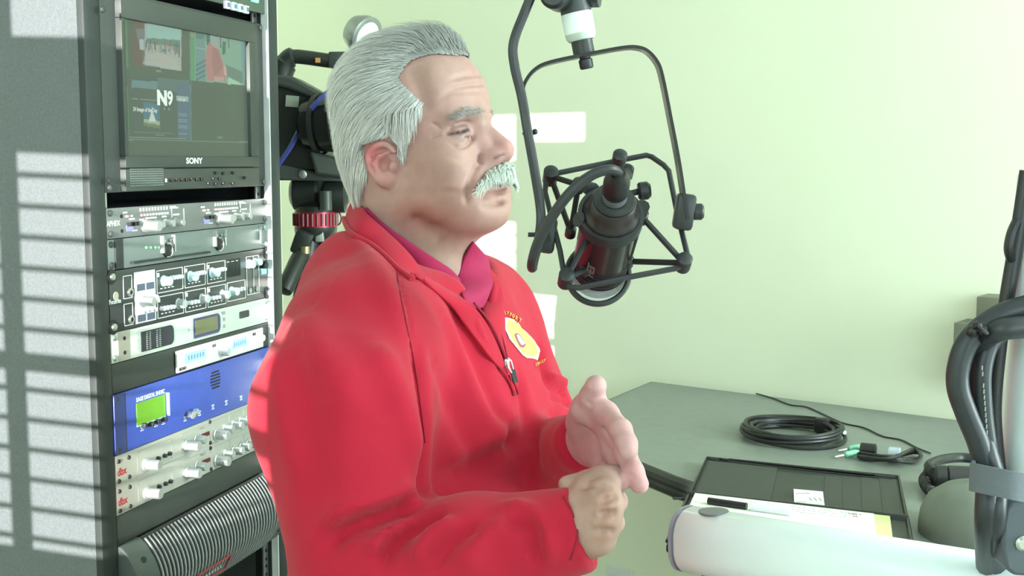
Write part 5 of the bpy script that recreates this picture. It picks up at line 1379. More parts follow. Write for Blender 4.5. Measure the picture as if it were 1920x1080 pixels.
NK0 = frH((-.030, 0, -.045)); NK1 = frT((-.020, 0, 1.420))
TH0 = frH((-.004, 0, -.084))
def neck_sdf(P):
    d = s_cap(P, NK0, NK1, .057, .062)
    d = smin(d, s_cap(P, TH0, frT((.004, 0, 1.43)), .034, .042), .03)
    return d
# ---- joints
SR, ER, WR = atn(672, 655, 1.245), atn(690, 1092, 1.125), atn(1084, 990, 1.090)
SR2 = atn(640, 770, 1.180)
SL = frT((0, .146, 1.372)); EL = atn(1035, 905, 1.45); WL = atn(1100, 832, 1.245)
def fing(P, pts, r0, r1, k=.004):
    n = len(pts); rs = [r0 + (r1 - r0) * i / (n - 1) for i in range(n)]
    return s_chain(P, pts, rs, k)
LH = {
 'palm': [(1082, 830, 1.235), (1146, 822, 1.150)],
 'thumb': [(1090, 792, 1.205), (1100, 768, 1.180), (1110, 744, 1.166), (1117, 724, 1.158)],
 'index': [(1136, 776, 1.152), (1164, 806, 1.105), (1175, 832, 1.090), (1178, 846, 1.084)],
 'middle': [(1150, 806, 1.148), (1172, 850, 1.112), (1188, 884, 1.098), (1199, 908, 1.092)],
 'ring': [(1148, 842, 1.150), (1166, 884, 1.122), (1160, 904, 1.098), (1144, 908, 1.090)],
 'pinky': [(1134, 872, 1.160), (1146, 900, 1.135), (1138, 914, 1.115), (1122, 914, 1.110)]}
RHd = {
 'thumb': [(1084, 950, 1.085), (1104, 918, 1.090), (1125, 900, 1.098), (1145, 892, 1.106)],
 'index': [(1131, 926, 1.070), (1148, 903, 1.100), (1102, 902, 1.112), (1064, 909, 1.104)],
 'middle': [(1138, 948, 1.062), (1153, 940, 1.105), (1125, 945, 1.128), (1110, 950, 1.120)],
 'ring': [(1135, 980, 1.062), (1148, 980, 1.105), (1121, 985, 1.126), (1108, 985, 1.118)],
 'pinky': [(1123, 1012, 1.066), (1133, 1014, 1.102), (1118, 1016, 1.120), (1100, 1014, 1.112)]}
LHw = {k_: [atn(*p) for p in v] for k_, v in LH.items()}
RHw = {k_: [atn(*p) for p in v] for k_, v in RHd.items()}
def lhand_sdf(P):
    d = s_cap(P, EL * .25 + WL * .75, WL, .030, .022)
    w = WL
    for f_, rr_ in (('index', .0125), ('middle', .0120), ('ring', .0120), ('pinky', .0125)):
        d = smin(d, s_cap(P, w + (LHw[f_][0] - w) * .12, LHw[f_][0], .0165, rr_), .012)
    d = smin(d, s_cap(P, w, LHw['thumb'][1], .020, .0140), .014)
    for f_, r0, r1 in (('index', .0108, .0088), ('middle', .0106, .0086), ('ring', .0102, .0084), ('pinky', .0094, .0078)):
        d = smin(d, fing(P, LHw[f_], r0, r1), .0045)
    d = smin(d, fing(P, LHw['thumb'], .0150, .0105), .010)
    return d
def rhand_sdf(P):
    d = s_cap(P, ER * .25 + WR * .75, WR, .034, .030)
    for f_, rr_ in (('index', .0135), ('middle', .0138), ('ring', .0132), ('pinky', .0130)):
        d = smin(d, s_cap(P, WR + (RHw[f_][0] - WR) * .10, RHw[f_][0], .020, rr_), .014)
    for f_, r0, r1 in (('index', .0122, .0086), ('middle', .0122, .0088), ('ring', .0118, .0086), ('pinky', .0108, .0078)):
        d = smin(d, fing(P, RHw[f_], r0, r1), .005)
    d = smin(d, fing(P, RHw['thumb'], .0155, .0100), .010)
    return d
# torso profile by height: half width, front, back, centre shift forwards
TZs = np.array([.70, .85, .95, 1.05, 1.15, 1.25, 1.33, 1.40, 1.45, 1.49, 1.53])
TB = np.array([.185, .195, .200, .203, .205, .202, .196, .180, .150, .110, .085])
TF_ = np.array([.120, .140, .155, .165, .160, .142, .118, .092, .075, .066, .060])
TK = np.array([.125, .130, .128, .120, .122, .130, .134, .126, .112, .096, .082])
TO_ = np.zeros(len(TZs))
def torso_sdf(P, grow=0.0, top=1.50):
    q = toT(P); z = np.clip(q[:, 2], TZs[0], TZs[-1])
    b = np.interp(z, TZs, TB) + grow; f = np.interp(z, TZs, TF_) + grow; k_ = np.interp(z, TZs, TK) + grow
    ff = np.where(q[:, 0] > 0, f, k_)
    e = 2.15
    n = (np.abs(q[:, 0] / ff) ** e + np.abs(q[:, 1] / b) ** e) ** (1 / e)
    d = (n - 1) * np.minimum(b, ff) * .9
    return smax(d, q[:, 2] - top, .03)
def arms_sdf(P, g=0.0):
    d = s_chain(P, [SR, SR2, ER], [.080 + g, .083 + g, .068 + g], .03)
    d = smin(d, s_chain(P, [ER, ER * .5 + WR * .5, WR], [.064 + g, .054 + g, .040 + g], .02), .025)
    l = s_chain(P, [SL, EL], [.070 + g, .062 + g], .03)
    l = smin(l, s_chain(P, [EL, EL * .5 + WL * .5, WL], [.060 + g, .050 + g, .037 + g], .02), .02)
    return d, l
def core_sdf(P):
    q = toT(P)
    d = torso_sdf(P, -.026, 1.42)
    r_, l_ = arms_sdf(P, -.026)
    d = smin(smin(d, r_, .03), l_, .03)
    return smin(d, neck_sdf(P), .03)
def legs_sdf(P, g=0.0):
    q = toT(P); qa = q.copy(); qa[:, 1] = np.abs(q[:, 1])
    d = s_ell(q, (.0, 0, .90), (.135 + g, .185 + g, .15))
    d = smin(d, s_chain(qa, [(0, .095, .86), (.01, .105, .48), (-.01, .11, .10)], [.100 + g, .072 + g, .060 + g], .03), .05)
    return smax(d, .07 - q[:, 2], .01)

# ---- skin
man = thing('person', 'grey haired man with a moustache in a red zip sweater gesturing with both hands', 'person', (TC[0], TC[1], 0))
m_skin = mat('skin', (0.55, 0.36, 0.31), rough=.52, var=.05, vscale=90, bump=.10, bscale=1500, attr='Col', sss=.12, spec=.35)
def hn_sdf(P): return smin(head_sdf(P), neck_sdf(P), .028)
hv, hf = surface(hn_sdf, HC + np.array([-.17, -.17, -.25]), HC + np.array([.17, .17, .155]), .0018)
Lc = np.array([min(p[i] for v in LHw.values() for p in v) for i in range(3)]); Lm = np.array([max(p[i] for v in LHw.values() for p in v) for i in range(3)])
lv, lf = surface(lhand_sdf, np.minimum(Lc, WL) - .035, np.maximum(Lm, WL) + .035, .0018)
Rc = np.array([min(p[i] for v in RHw.values() for p in v) for i in range(3)]); Rm_ = np.array([max(p[i] for v in RHw.values() for p in v) for i in range(3)])
rv, rf = surface(rhand_sdf, np.minimum(Rc, WR) - .035, np.maximum(Rm_, WR) + .035, .0018)
bv_, bf = surface(core_sdf, (-.50, .95, .86), (.30, 1.80, 1.56), .008)

# face: creases and folds
hb0 = bvh_of(hv, hf); hn = vnormals(hv, hf)
for pix, w, amp in (
    ([(838, 246), (852, 236), (868, 231), (882, 229)], .0022, -.0022),                 # lid crease
    ([(838, 252), (850, 250), (862, 248), (876, 243)], .0016, -.0026),                 # lid line
    ([(842, 268), (860, 275), (876, 272), (886, 260), (888, 246)], .0025, -.0020),     # bag under the eye
    ([(900, 300), (893, 318), (884, 338), (876, 360), (874, 385)], .0040, -.0028),     # smile line
    ([(902, 286), (899, 300), (905, 308)], .0022, -.0025),                             # wing of the nose
    ([(830, 172), (860, 163), (890, 158), (915, 157)], .0028, -.0016), ([(840, 150), (870, 142), (905, 140)], .0030, -.0014),
    ([(818, 190), (840, 176), (870, 172), (905, 172)], .003, -.0010),
    ([(775, 120), (790, 170), (800, 215)], .010, -.003),                               # temple
    ([(826, 240), (818, 234), (808, 230)], .0016, -.0010), ([(828, 252), (818, 254), (806, 258)], .0016, -.0010),
    ([(900, 378), (920, 382), (942, 376)], .006, -.0022),                              # under the lip
                   # chin and throat
    ([(770, 400), (800, 425), (840, 440)], .012, -.003),
    ([(900, 372), (925, 374), (944, 370)], .005, -.0016)):
    fold(hv, hn, hb0, pix, w, amp * 1.9)
for pix, w, amp in (([(850, 222), (870, 214), (890, 212), (905, 214)], .005, .0018), ([(860, 300), (850, 330), (850, 360)], .012, .003), ([(780, 350), (790, 390), (820, 420)], .018, .004)):
    fold(hv, hn, hb0, pix, w, amp)

SKD = .72
base_c = lin((195, 152, 145))
def shade(V, bvh, spots, base=base_c):
    c = np.tile(base, (len(V), 1))
    for px, py, r_, col, a in spots:
        h_, _ = hit(bvh, px, py)
        if h_ is None: continue
        d = np.linalg.norm(V - np.array(h_), axis=1); w = np.exp(-(d / r_) ** 2) * a; c = c * (1 - w[:, None]) + lin(col) * w[:, None]
    return c
hcol = shade(hv, hb0, [(792, 385, .030, (176, 108, 94), .75), (800, 398, .014, (160, 88, 78), .6), (770, 340, .03, (205, 165, 158), .4), (950, 270, .014, (214, 150, 146), .6), (925, 262, .012, (206, 160, 158), .4),
                       (830, 130, .03, (206, 172, 162), .5), (900, 120, .03, (190, 150, 128), .4), (860, 290, .02, (206, 168, 154), .5), (905, 215, .014, (170, 138, 124), .5), (865, 222, .016, (160, 130, 122), .55),
                       (870, 246, .011, (158, 120, 120), .6), (862, 262, .010, (190, 160, 156), .5), (700, 300, .017, (206, 118, 120), .8), (690, 280, .012, (196, 96, 100), .7), (722, 332, .010, (214, 146, 142), .5),
                       (820, 470, .03, (188, 160, 138), .6), (720, 400, .03, (196, 160, 156), .5), (900, 400, .02, (182, 142, 132), .5), (930, 420, .015, (190, 146, 136), .4), (830, 360, .03, (196, 160, 150), .4)])
hb1 = bvh_of(hv, hf)
def paint(V, col, bvh, pix, w, c, a):
    pts = cast_line(bvh, pix)
    if len(pts) < 2: return
    d, _ = pl_dist(V, pts); k_ = np.exp(-(d / w) ** 2) * a; col[:] = col * (1 - k_[:, None]) + lin(c) * k_[:, None]
paint(hv, hcol, hb1, [(840, 252), (852, 250), (862, 248), (879, 243)], .0021, (66, 46, 48), .95)         # lashes
paint(hv, hcol, hb1, [(868, 247), (878, 243)], .0020, (60, 62, 66), .6)
paint(hv, hcol, hb1, [(845, 218), (865, 208), (888, 206), (905, 210)], .0040, (150, 132, 122), .55)     # brow hair
paint(hv, hcol, hb1, [(893, 358), (918, 360), (948, 354)], .0030, (140, 84, 84), .7)  # lips
paint(hv, hcol, hb1, [(928, 297), (936, 292), (945, 289)], .0015, (84, 46, 46), .8)                     # nostril, its inner shade painted dark
paint(hv, hcol, hb1, [(912, 347), (930, 345), (950, 341)], .0024, (60, 28, 32), .9)  # parted mouth, painted dark inside
pcol = np.tile(lin((218, 170, 172)), (len(lv), 1)); lb = bvh_of(lv, lf); ln_ = vnormals(lv, lf)
for pix, w, amp in (([(1082, 795), (1110, 812), (1122, 835), (1122, 870)], .0030, -.0020), ([(1128, 790), (1138, 815), (1150, 838)], .0030, -.0018), ([(1100, 752), (1108, 757), (1117, 756)], .002, -.0012), ([(1160, 860), (1168, 866), (1176, 866)], .0018, -.0010), ([(1178, 886), (1184, 892), (1190, 890)], .0018, -.0010)):
    fold(lv, ln_, lb, pix, w, amp)
paint(lv, pcol, lb, [(1082, 795), (1110, 812), (1122, 835), (1122, 870)], .006, (206, 146, 152), .6); paint(lv, pcol, lb, [(1199, 908), (1180, 880)], .010, (226, 160, 166), .5)
gl = np.array([1, -.2, .6]); 
w_ = np.clip(ln_ @ (gl / np.linalg.norm(gl)) - .45, 0, 1) * 0
rcol = np.tile(lin((196, 158, 147)), (len(rv), 1)); rb = bvh_of(rv, rf); rn_ = vnormals(rv, rf)
for pix, w, amp in (([(1143, 932), (1135, 936), (1123, 945)], .0035, -.0018), ([(1145, 964), (1133, 966), (1121, 968)], .0035, -.0022), ([(1139, 998), (1127, 998), (1115, 996)], .0035, -.0020), ([(1110, 925), (1130, 918), (1150, 915)], .003, -.0015)):
    fold(rv, rn_, rb, pix, w, amp)
for pix, w, amp in (([(1159, 930), (1145, 934), (1127, 940)], .0035, -.0035), ([(1159, 962), (1143, 963), (1123, 964)], .0035, -.0042), ([(1155, 997), (1137, 997), (1119, 996)], .0035, -.0042), ([(1085, 915), (1110, 912), (1140, 912)], .003, -.003)): fold(rv, rn_, rb, pix, w, amp)
for pix, w, amp in (([(1148, 945), (1130, 955), (1112, 968)], .004, .0014), ([(1146, 978), (1128, 980), (1110, 985)], .004, .0014)): fold(rv, rn_, rb, pix, w, amp)
for px, py in ((1138, 948), (1136, 980), (1126, 1010), (1134, 924)):
    paint(rv, rcol, rb, [(px - 5, py), (px + 5, py)], .006, (196, 142, 124), .6)
AV = np.concatenate([hv, lv, rv, bv_]); o1, o2, o3 = len(hv), len(hv) + len(lv), len(hv) + len(lv) + len(rv)
AF = np.concatenate([hf, lf + o1, rf + o2, bf + o3]); AC = np.concatenate([hcol * SKD, pcol * SKD, rcol * SKD, np.tile(base_c * SKD, (len(bv_), 1))])
body = np_mesh('body', AV, AF, m_skin, man, colors=AC)

# ---- sweater
NO0 = frT((-.035, 0, 1.56)); NO1 = frT((.000, 0, 1.475)); NO2 = atn(893, 570, 1.352)
def cuff(P, d, W_, E_, a):
    ax = (W_ - E_) / np.linalg.norm(W_ - E_); t = (P - W_) @ ax - a          # the cuff ends square to the wrist
    return np.where(np.linalg.norm(P - W_, axis=1) < .16, smax(d, t, .006), d)
def sweater_sdf(P):
    d = torso_sdf(P, .004, 1.462)
    r_, l_ = arms_sdf(P, 0.0)
    tr = s_cap(P, frT((-.030, .055, 1.440)), SL, .046, .062); tr2 = s_cap(P, frT((-.040, -.050, 1.432)), SR, .050, .062)
    yk = s_chain(P, [frT((-.055, .07, 1.450)), frT((-.078, .0, 1.468)), frT((-.052, -.070, 1.462)), frT((-.030, -.112, 1.425))], [.028, .028, .032, .042], .02)
    d = smin(smin(smin(d, tr, .05), tr2, .05), yk, .05)
    d = smax(d, -s_cap(P, NO0, NO1, .080, .076), .02); d = smax(d, -s_cap(P, NO1, NO2, .070, .018), .02)   # the open neck
    r_ = cuff(P, r_, WR, ER, .006); l_ = cuff(P, l_, WL, EL, .020)
    d = smin(smin(d, r_, .035), l_, .03)
    q = toT(P)
    d = smax(d, .86 - q[:, 2], .01)
    return d
sv, sf = surface(sweater_sdf, (-.52, .93, .85), (.30, 1.82, 1.60), .0048)
sb = bvh_of(sv, sf); sn = vnormals(sv, sf)
for pix, w, amp in (
    # armhole and sleeve
    ([(742, 478), (752, 540), (768, 620), (784, 700), (794, 780), (800, 850)], .0028, -.0022),
    ([(752, 478), (764, 540), (780, 620)], .006, .0030),
    ([(782, 640), (796, 730), (802, 820), (800, 900), (795, 935)], .013, -.011),
    ([(640, 440), (690, 480), (730, 560), (752, 640)], .016, .006),
    ([(560, 590), (600, 660), (640, 720), (660, 800)], .022, .005), ([(700, 640), (740, 720), (770, 800), (785, 870)], .018, .006),
    ([(609, 1040), (641, 998), (719, 968), (790, 938)], .011, -.011), ([(600, 985), (650, 955), (720, 935), (785, 915)], .014, .007),
    ([(713, 1067), (739, 1021), (797, 976), (840, 965)], .009, -.008), ([(690, 1040), (720, 1000), (770, 962)], .010, .007),
    ([(810, 1067), (849, 1015), (900, 983)], .009, -.006), ([(775, 1060), (810, 1005), (860, 975)], .010, .006), ([(860, 1070), (905, 1010), (960, 975)], .011, .005),
    ([(952, 985), (988, 980), (1003, 1010), (1006, 1067)], .008, -.0055), ([(940, 945), (990, 955), (1020, 990), (1028, 1060)], .009, .0045),
    ([(510, 640), (530, 740), (548, 840), (570, 940)], .020, .004), ([(540, 640), (570, 760), (590, 880), (610, 960)], .018, -.004),
    # chest and belly
    ([(820, 560), (850, 640), (885, 730), (925, 810), (960, 870)], .016, .0055), ([(845, 560), (880, 650), (915, 730), (955, 810)], .014, -.005),
    ([(800, 640), (835, 730), (870, 810), (900, 880)], .016, -.0045), ([(870, 560), (905, 640), (930, 700)], .010, .004),
    ([(820, 900), (870, 885), (930, 850), (980, 800)], .014, -.006), ([(815, 870), (870, 850), (930, 815), (975, 770)], .014, .005),
    ([(975, 700), (985, 760), (1000, 830), (1015, 880)], .012, -.006), ([(1012, 640), (1020, 690), (1030, 730)], .010, -.006),
    # left sleeve bunching at the elbow
    ([(1028, 722), (1045, 728), (1062, 738)], .007, -.006), ([(1030, 745), (1050, 748), (1072, 760)], .007, -.005), ([(1022, 705), (1045, 712), (1064, 724)], .007, .005), ([(1040, 770), (1052, 820), (1062, 880)], .008, -.004)):
    fold(sv, sn, sb, pix, w * .85, amp * 1.5)
def wav(V, f, seed):
    r_ = np.random.default_rng(seed); o = np.zeros(len(V))
    for k_ in range(7):
        d = r_.normal(size=3) * np.array([1, 1, .55]); d /= np.linalg.norm(d); o += np.sin(V @ d * f * r_.uniform(.6, 1.6) + r_.uniform(0, 6) + 1.4 * np.sin(V @ r_.normal(size=3) * f * .4))
    return o / 7
sv += sn * (wav(sv, 38, 4) * .0032 + wav(sv, 95, 8) * .0010)[:, None]
# fine seams: hem stitching near the cuff and the raglan seam
sb = bvh_of(sv, sf); sn = vnormals(sv, sf)
for pix in ([(1062, 930), (1082, 965), (1090, 1005), (1075, 1060)], [(736, 470), (748, 540), (764, 620), (780, 700), (790, 780)]):
    fold(sv, sn, sb, pix, .0026, -.0016, taper=False)
m_red = mat('red_fleece', (0.43, 0.012, 0.036), rough=.85, var=.05, vscale=14, bump=.18, bscale=1400, sheen=.12, spec=.2)
sw = np_mesh('sweater', sv, sf, m_red, man, label='red quarter zip sweater')
sb = bvh_of(sv, sf); sn = vnormals(sv, sf)
def onsw(px, py, off=.002, Y=None):
    h_, n_ = hit(sb, px, py)
    if h_ is None: return at(px, py, Y or 1.35)
    if n_.dot(ray(px, py)) > 0: n_ = -n_
    return h_ + n_ * off
def ribbon(name, e1, e2, m, parent, t=.004, n=6, mid=.0, label=None, cols=5):
    """thick cloth strip between two edge lines; mid bulges its middle towards the viewer"""
    E1, E2 = spline(e1, n), spline(e2, n); L = min(len(E1), len(E2)); mb = MB(); vs = []; fs = []; c = cols
    ctr = sum(E1, Vector()) / len(E1)
    for i in range(L):
        for j in range(c):
            s_ = j / (c - 1); p = E1[i].lerp(E2[i], s_); vs.append(p - VY * (mid * math.sin(math.pi * s_)))
    g = len(vs)
    nr_ = []
    for i in range(L):
        for j in range(c):
            a = vs[min(i + 1, L - 1) * c + j] - vs[max(i - 1, 0) * c + j]; b = vs[i * c + min(j + 1, c - 1)] - vs[i * c + max(j - 1, 0)]
            q = a.cross(b); q = q.normalized() if q.length > 1e-9 else Vector((0, -1, 0))
            if q.dot(vs[i * c + j] - CAMV) > 0: q = -q
            nr_.append(q)
    vs2 = [v - q * t for v, q in zip(vs, nr_)]
    for i in range(L - 1):
        for j in range(c - 1):
            k_ = i * c + j; fs.append((k_, k_ + 1, k_ + c + 1, k_ + c)); fs.append((g + k_, g + k_ + c, g + k_ + c + 1, g + k_ + 1))
    for i in range(L - 1):
        for j in (0, c - 1):
            k_ = i * c + j; fs.append((k_, k_ + c, g + k_ + c, g + k_))
    for i in (0, L - 1):
        for j in range(c - 1):
            k_ = i * c + j; fs.append((k_, g + k_, g + k_ + 1, k_ + 1))
    mb.add(vs + vs2, fs); o = mb.build(name, m, parent, world=True, smooth=50); bm = bmesh.new(); bm.from_mesh(o.data); bmesh.ops.recalc_face_normals(bm, faces=bm.faces); bm.to_mesh(o.data); bm.free()
    ss = o.modifiers.new('soft', 'SUBSURF'); ss.levels = 1; ss.render_levels = 1
    if label: o['label'] = label
    return o
WM[sw.name] = WM[man.name]
m_seam = mat('dark_red_seam', (0.26, 0.007, 0.026), rough=.9)
for pix in ([(737, 476), (748, 540), (764, 620), (780, 700), (791, 780), (797, 830)], [(1056, 932), (1074, 965), (1082, 1005), (1070, 1050)]):
    mb = MB(); mb.tube([onsw(p.x, p.y, .0004) for p in spline([Vector((px, py, 0)) for px, py in pix], 8)], .0008, 5); mb.build('seam', m_seam, sw, world=True)
m_polo = mat('polo_magenta', (0.36, 0.010, 0.075), rough=.85, var=.05, bump=.2, bscale=900)
skb = bvh_of(AV, AF)
def onskin(px, py, off, Y):
    h_, _ = hit(skb, px, py)
    return at(px, py, min(h_.y - off, Y) if h_ is not None and abs(h_.y - Y) < .12 else Y)
T_ = [onskin(px, py, .014, Y) for px, py, Y in ((660, 368, 1.425), (683, 391, 1.375), (721, 425, 1.335), (768, 470, 1.312), (808, 519, 1.312), (861, 547, 1.335))]
def outer(px, py, off, Y):
    p = onskin(px, py, off, Y); h_, _ = hit(sb, px, py)
    return at(px, py, min(p.y, h_.y - .007)) if h_ is not None and abs(h_.y - p.y) < .14 else p
Lw = [outer(px, py, .026, Y) for px, py, Y in ((645, 410, 1.43), (659, 437, 1.375), (697, 459, 1.32), (724, 482, 1.295), (746, 504, 1.285), (772, 523, 1.285))]
ribbon('collar', T_, Lw, m_red, sw, t=.006, mid=.006)
mb = MB(); mb.tube(spline([p - VY * .002 for p in Lw], 6), .0034, 8); mb.build('collar_roll', m_red, sw, world=True)
Tp = [at(861, 547, 1.335), onsw(880, 573, .006), onsw(904, 606, .006), onsw(924, 642, .006), onsw(943, 684, .004)]
Lp = [onsw(772, 522, .006), onsw(836, 572, .004), onsw(876, 620, .004), onsw(908, 664, .004), onsw(938, 696, .003)]
ribbon('placket', [T_[4]] + Tp, [Lw[5]] + Lp, m_red, sw, t=.004, mid=.002)
mb = MB(); mb.tube(spline([onsw(790, 530, .004), onsw(845, 580, .004), onsw(884, 626, .004), onsw(914, 666, .004), onsw(944, 704, .003), onsw(962, 738, .002)], 6), .0015, 6); mb.build('piping', m_red, sw, world=True)
mb = MB(); mb.tube(spline([onsw(921, 590, .006), onsw(936, 645, .006), onsw(948, 690, .004)], 6), .0011, 6); mb.build('piping', m_seam, sw, world=True)
mb = MB(); mb.tube(spline([onsw(882, 574, .0075), onsw(905, 608, .0075), onsw(925, 644, .0075), onsw(943, 684, .006)], 6), .0014, 6); mb.build('zip_teeth', MATS['dark_red_seam'], sw, world=True)
zp_ = onsw(942, 684, .006)
mb = MB(); mb.box(zp_, (.006, .004, .010), ch=.001); mb.build('zip_slider', m_chr, sw, world=True)
mb = MB(); mb.tube([onsw(px, py, .007) for px, py in ((939, 678), (943, 675), (948, 680), (951, 692), (953, 700), (948, 701), (943, 692))], .0012, 6, closed=True); mb.build('zip_ring', m_chr, sw, world=True)
a, b = onsw(949, 696, .008), onsw(957, 720, .007); mb = MB(); mb.strip([a, a.lerp(b, .5), b], (1, .3, 0), .0055, .003); mb.build('zip_pull', m_dark, sw, world=True)
mb = MB(); mb.tube([onsw(px, py, .0015) for px, py in ((952, 704), (961, 742), (969, 740), (960, 712))], .0012, 6); mb.build('zip_end_stitching', MATS['dark_red_seam'], sw, world=True)
# polo collar
pt_ = [onskin(px, py, .006, Y) for px, py, Y in ((684, 388, 1.40), (722, 421, 1.352), (772, 455, 1.335), (815, 483, 1.332), (849, 506, 1.338), (864, 521, 1.350))]
pl_ = [onskin(px, py, .008, Y) for px, py, Y in ((676, 400, 1.41), (716, 440, 1.352), (764, 486, 1.334), (806, 530, 1.330), (852, 556, 1.345), (868, 560, 1.355))]
polo = ribbon('polo_collar', pt_, pl_, m_polo, man, t=.004, mid=.002, label='magenta polo shirt collar showing inside the sweater')
def over(px, py, Y, off):
    ys = [h_.y for h_ in (hit(sb, px, py)[0], hit(skb, px, py)[0]) if h_ is not None and abs(h_.y - Y) < .2]
    return at(px, py, min(ys + [Y + off]) - off)
e1 = [over(*p, .006) for p in ((889, 452, 1.44), (870, 486, 1.405), (858, 523, 1.378), (866, 548, 1.376), (880, 574, 1.376))]
e2 = [over(*p, .006) for p in ((918, 484, 1.435), (922, 500, 1.425), (928, 522, 1.412), (922, 550, 1.398), (908, 578, 1.38))]
WM[polo.name] = WM[man.name]
ribbon('collar_leaf', e1, e2, m_polo, polo, t=.004, mid=.010)

I_ = [over(*p, .012) for p in ((892, 495, 1.405), (899, 530, 1.385), (899, 565, 1.375))] + [onsw(907, 605, .005), onsw(927, 645, .005), onsw(945, 684, .004)]
O_ = [over(*p, .008) for p in ((908, 490, 1.425), (934, 517, 1.41), (945, 547, 1.395))] + [onsw(941, 590, .006), onsw(945, 640, .004), onsw(951, 686, .003)]
ribbon('left_placket', I_, O_, m_red, sw, t=.005, mid=.004)
# embroidered badge: cast onto the chest
def decal(name, tris_px, m, parent, off):
    vs = []; idx = {}; fs = []
    for tri in tris_px:
        f = []
        for p in tri:
            key = (round(p[0], 3), round(p[1], 3))
            if key not in idx: idx[key] = len(vs); vs.append(onsw(p[0], p[1], off))
            f.append(idx[key])
        if len(set(f)) == 3: fs.append(f)
    mb = MB(); mb.add(vs, fs); o = mb.build(name, m, parent, world=True, smooth=0)
    sm = o.modifiers.new('thickness', 'SOLIDIFY'); sm.thickness = .0008; sm.offset = 0
    return o
def poly_tris(poly, cuts=2):
    bm = bmesh.new(); f = bm.faces.new([bm.verts.new((x, y, 0)) for x, y in poly]); bmesh.ops.triangulate(bm, faces=[f])
    bmesh.ops.subdivide_edges(bm, edges=bm.edges[:], cuts=cuts, use_grid_fill=True); bmesh.ops.triangulate(bm, faces=bm.faces[:])
    out = [[(v.co.x, v.co.y) for v in f.verts] for f in bm.faces]; bm.free(); return out
z4 = lambda x, y: (920 + x / 7.67, 570 + y / 8.31)
cross = [z4(*p) for p in ((196, 215), (262, 228), (330, 250), (336, 300), (346, 360), (362, 425), (368, 380), (370, 330), (378, 288), (420, 372), (505, 450), (560, 510), (610, 575), (655, 640), (692, 690), (640, 684), (560, 682), (556, 696), (640, 722), (704, 746), (690, 800), (666, 878), (600, 850), (508, 845), (455, 805), (400, 735), (330, 640), (262, 552), (230, 470), (175, 350), (172, 305), (190, 290))]
cxp, cyp = sum(p[0] for p in cross) / len(cross), sum(p[1] for p in cross) / len(cross)
m_ew = mat('embroidery_white', (0.85, 0.76, 0.74), rough=.8, bump=.3, bscale=2500); m_ey = mat('embroidery_yellow', (0.80, 0.62, 0.16), rough=.8, var=.15, vscale=400, bump=.4, bscale=2500); m_eo = mat('embroidery_orange', (0.85, 0.33, 0.06), rough=.8)
bdg = decal('badge', poly_tris(cross), m_ew, sw, .0010); bdg['label'] = 'embroidered yellow cross badge edged in white'
inner = [(cxp + (x - cxp) * .84, cyp + (y - cyp) * .88) for x, y in cross]
decal('badge_field', poly_tris(inner), m_ey, sw, .0018)
ov = [z4(*p) for p in ((316, 482), (345, 460), (378, 474), (428, 548), (478, 645), (445, 690), (398, 676), (345, 570))]
decal('badge_emblem', poly_tris(ov, 1), mat('embroidery_plum', (0.30, 0.10, 0.16), rough=.8), sw, .0024)
ov2 = [z4(*p) for p in ((338, 492), (362, 484), (412, 556), (455, 628), (432, 650), (400, 640), (362, 570))]
decal('badge_centre', poly_tris(ov2, 1), mat('embroidery_lilac', (0.72, 0.62, 0.70), rough=.8), sw, .0030)
def letter_tris(ch, cx_, cy_, ux, uy, vx_, vy_):
    me = text_mesh(ch, 1.0, .03, 0, 'CENTER'); bm = bmesh.new(); bm.from_mesh(me); bmesh.ops.triangulate(bm, faces=bm.faces[:])
    out = [[(cx_ + v.co.x * ux + v.co.y * vx_, cy_ + v.co.x * uy + v.co.y * vy_) for v in f.verts] for f in bm.faces]; bm.free(); bpy.data.meshes.remove(me); return out
tris = []
for ch, x, y, ux, uy, vx_, vy_ in (('R', 186, 142, 5.6, .6, -.4, -9), ('Y', 228, 150, 5.6, 1.4, .3, -9), ('P', 268, 172, 5.6, 2.4, 1.2, -9), ('O', 306, 196, 5.8, 3.4, 1.8, -9), ('R', 352, 226, 5.8, 4.2, 2.0, -9), ('T', 404, 260, 6, 5, 2.5, -8.5),
                                   ('U', 160, 190, 2.0, -4.5, -4.5, -3), ('B', 152, 238, .8, -6.5, -3.4, -1), ('W', 148, 288, .3, -7.5, -3.2, -.3), ('E', 148, 340, -.2, -6.5, -3.2, .3), ('N', 152, 390, -.9, -6.5, -3.2, .6)):
    a = z4(x, y); tris += letter_tris(ch, a[0], a[1], ux, uy, vx_, vy_)
for i, ch in enumerate('CHIEF'):
    a = z4(640 + i * 32, 945 - i * 12); tris += letter_tris(ch, a[0], a[1], 5.0, -1.2 - .3 * i, 1.6, -8)
decal('badge_lettering', tris, m_eo, sw, .0016)['kind'] = 'stuff'

# ---- trousers and shoes (below the picture)
tv, tf = surface(lambda P: legs_sdf(P, .008), (-.42, 1.10, .04), (.22, 1.75, 1.04), .012)
np_mesh('trousers', tv, tf, mat('navy_trousers', (0.02, 0.022, 0.035), rough=.85), man, label='dark trousers')
for s_ in (-1, 1):
    c = frT((.05, s_ * .105, .045)); mb = MB(); M3 = Matrix([list(r) for r in TM.T.tolist()]).to_4x4()
    mb.ball(c, 1, 18, (.145, .052, .045), M3); mb.box(frT((.05, s_ * .105, .012)), (.25, .085, .024), M3, ch=.01); mb.build('shoe', mat('shoe_black', (0.015, 0.015, 0.015), rough=.35), man, world=True)

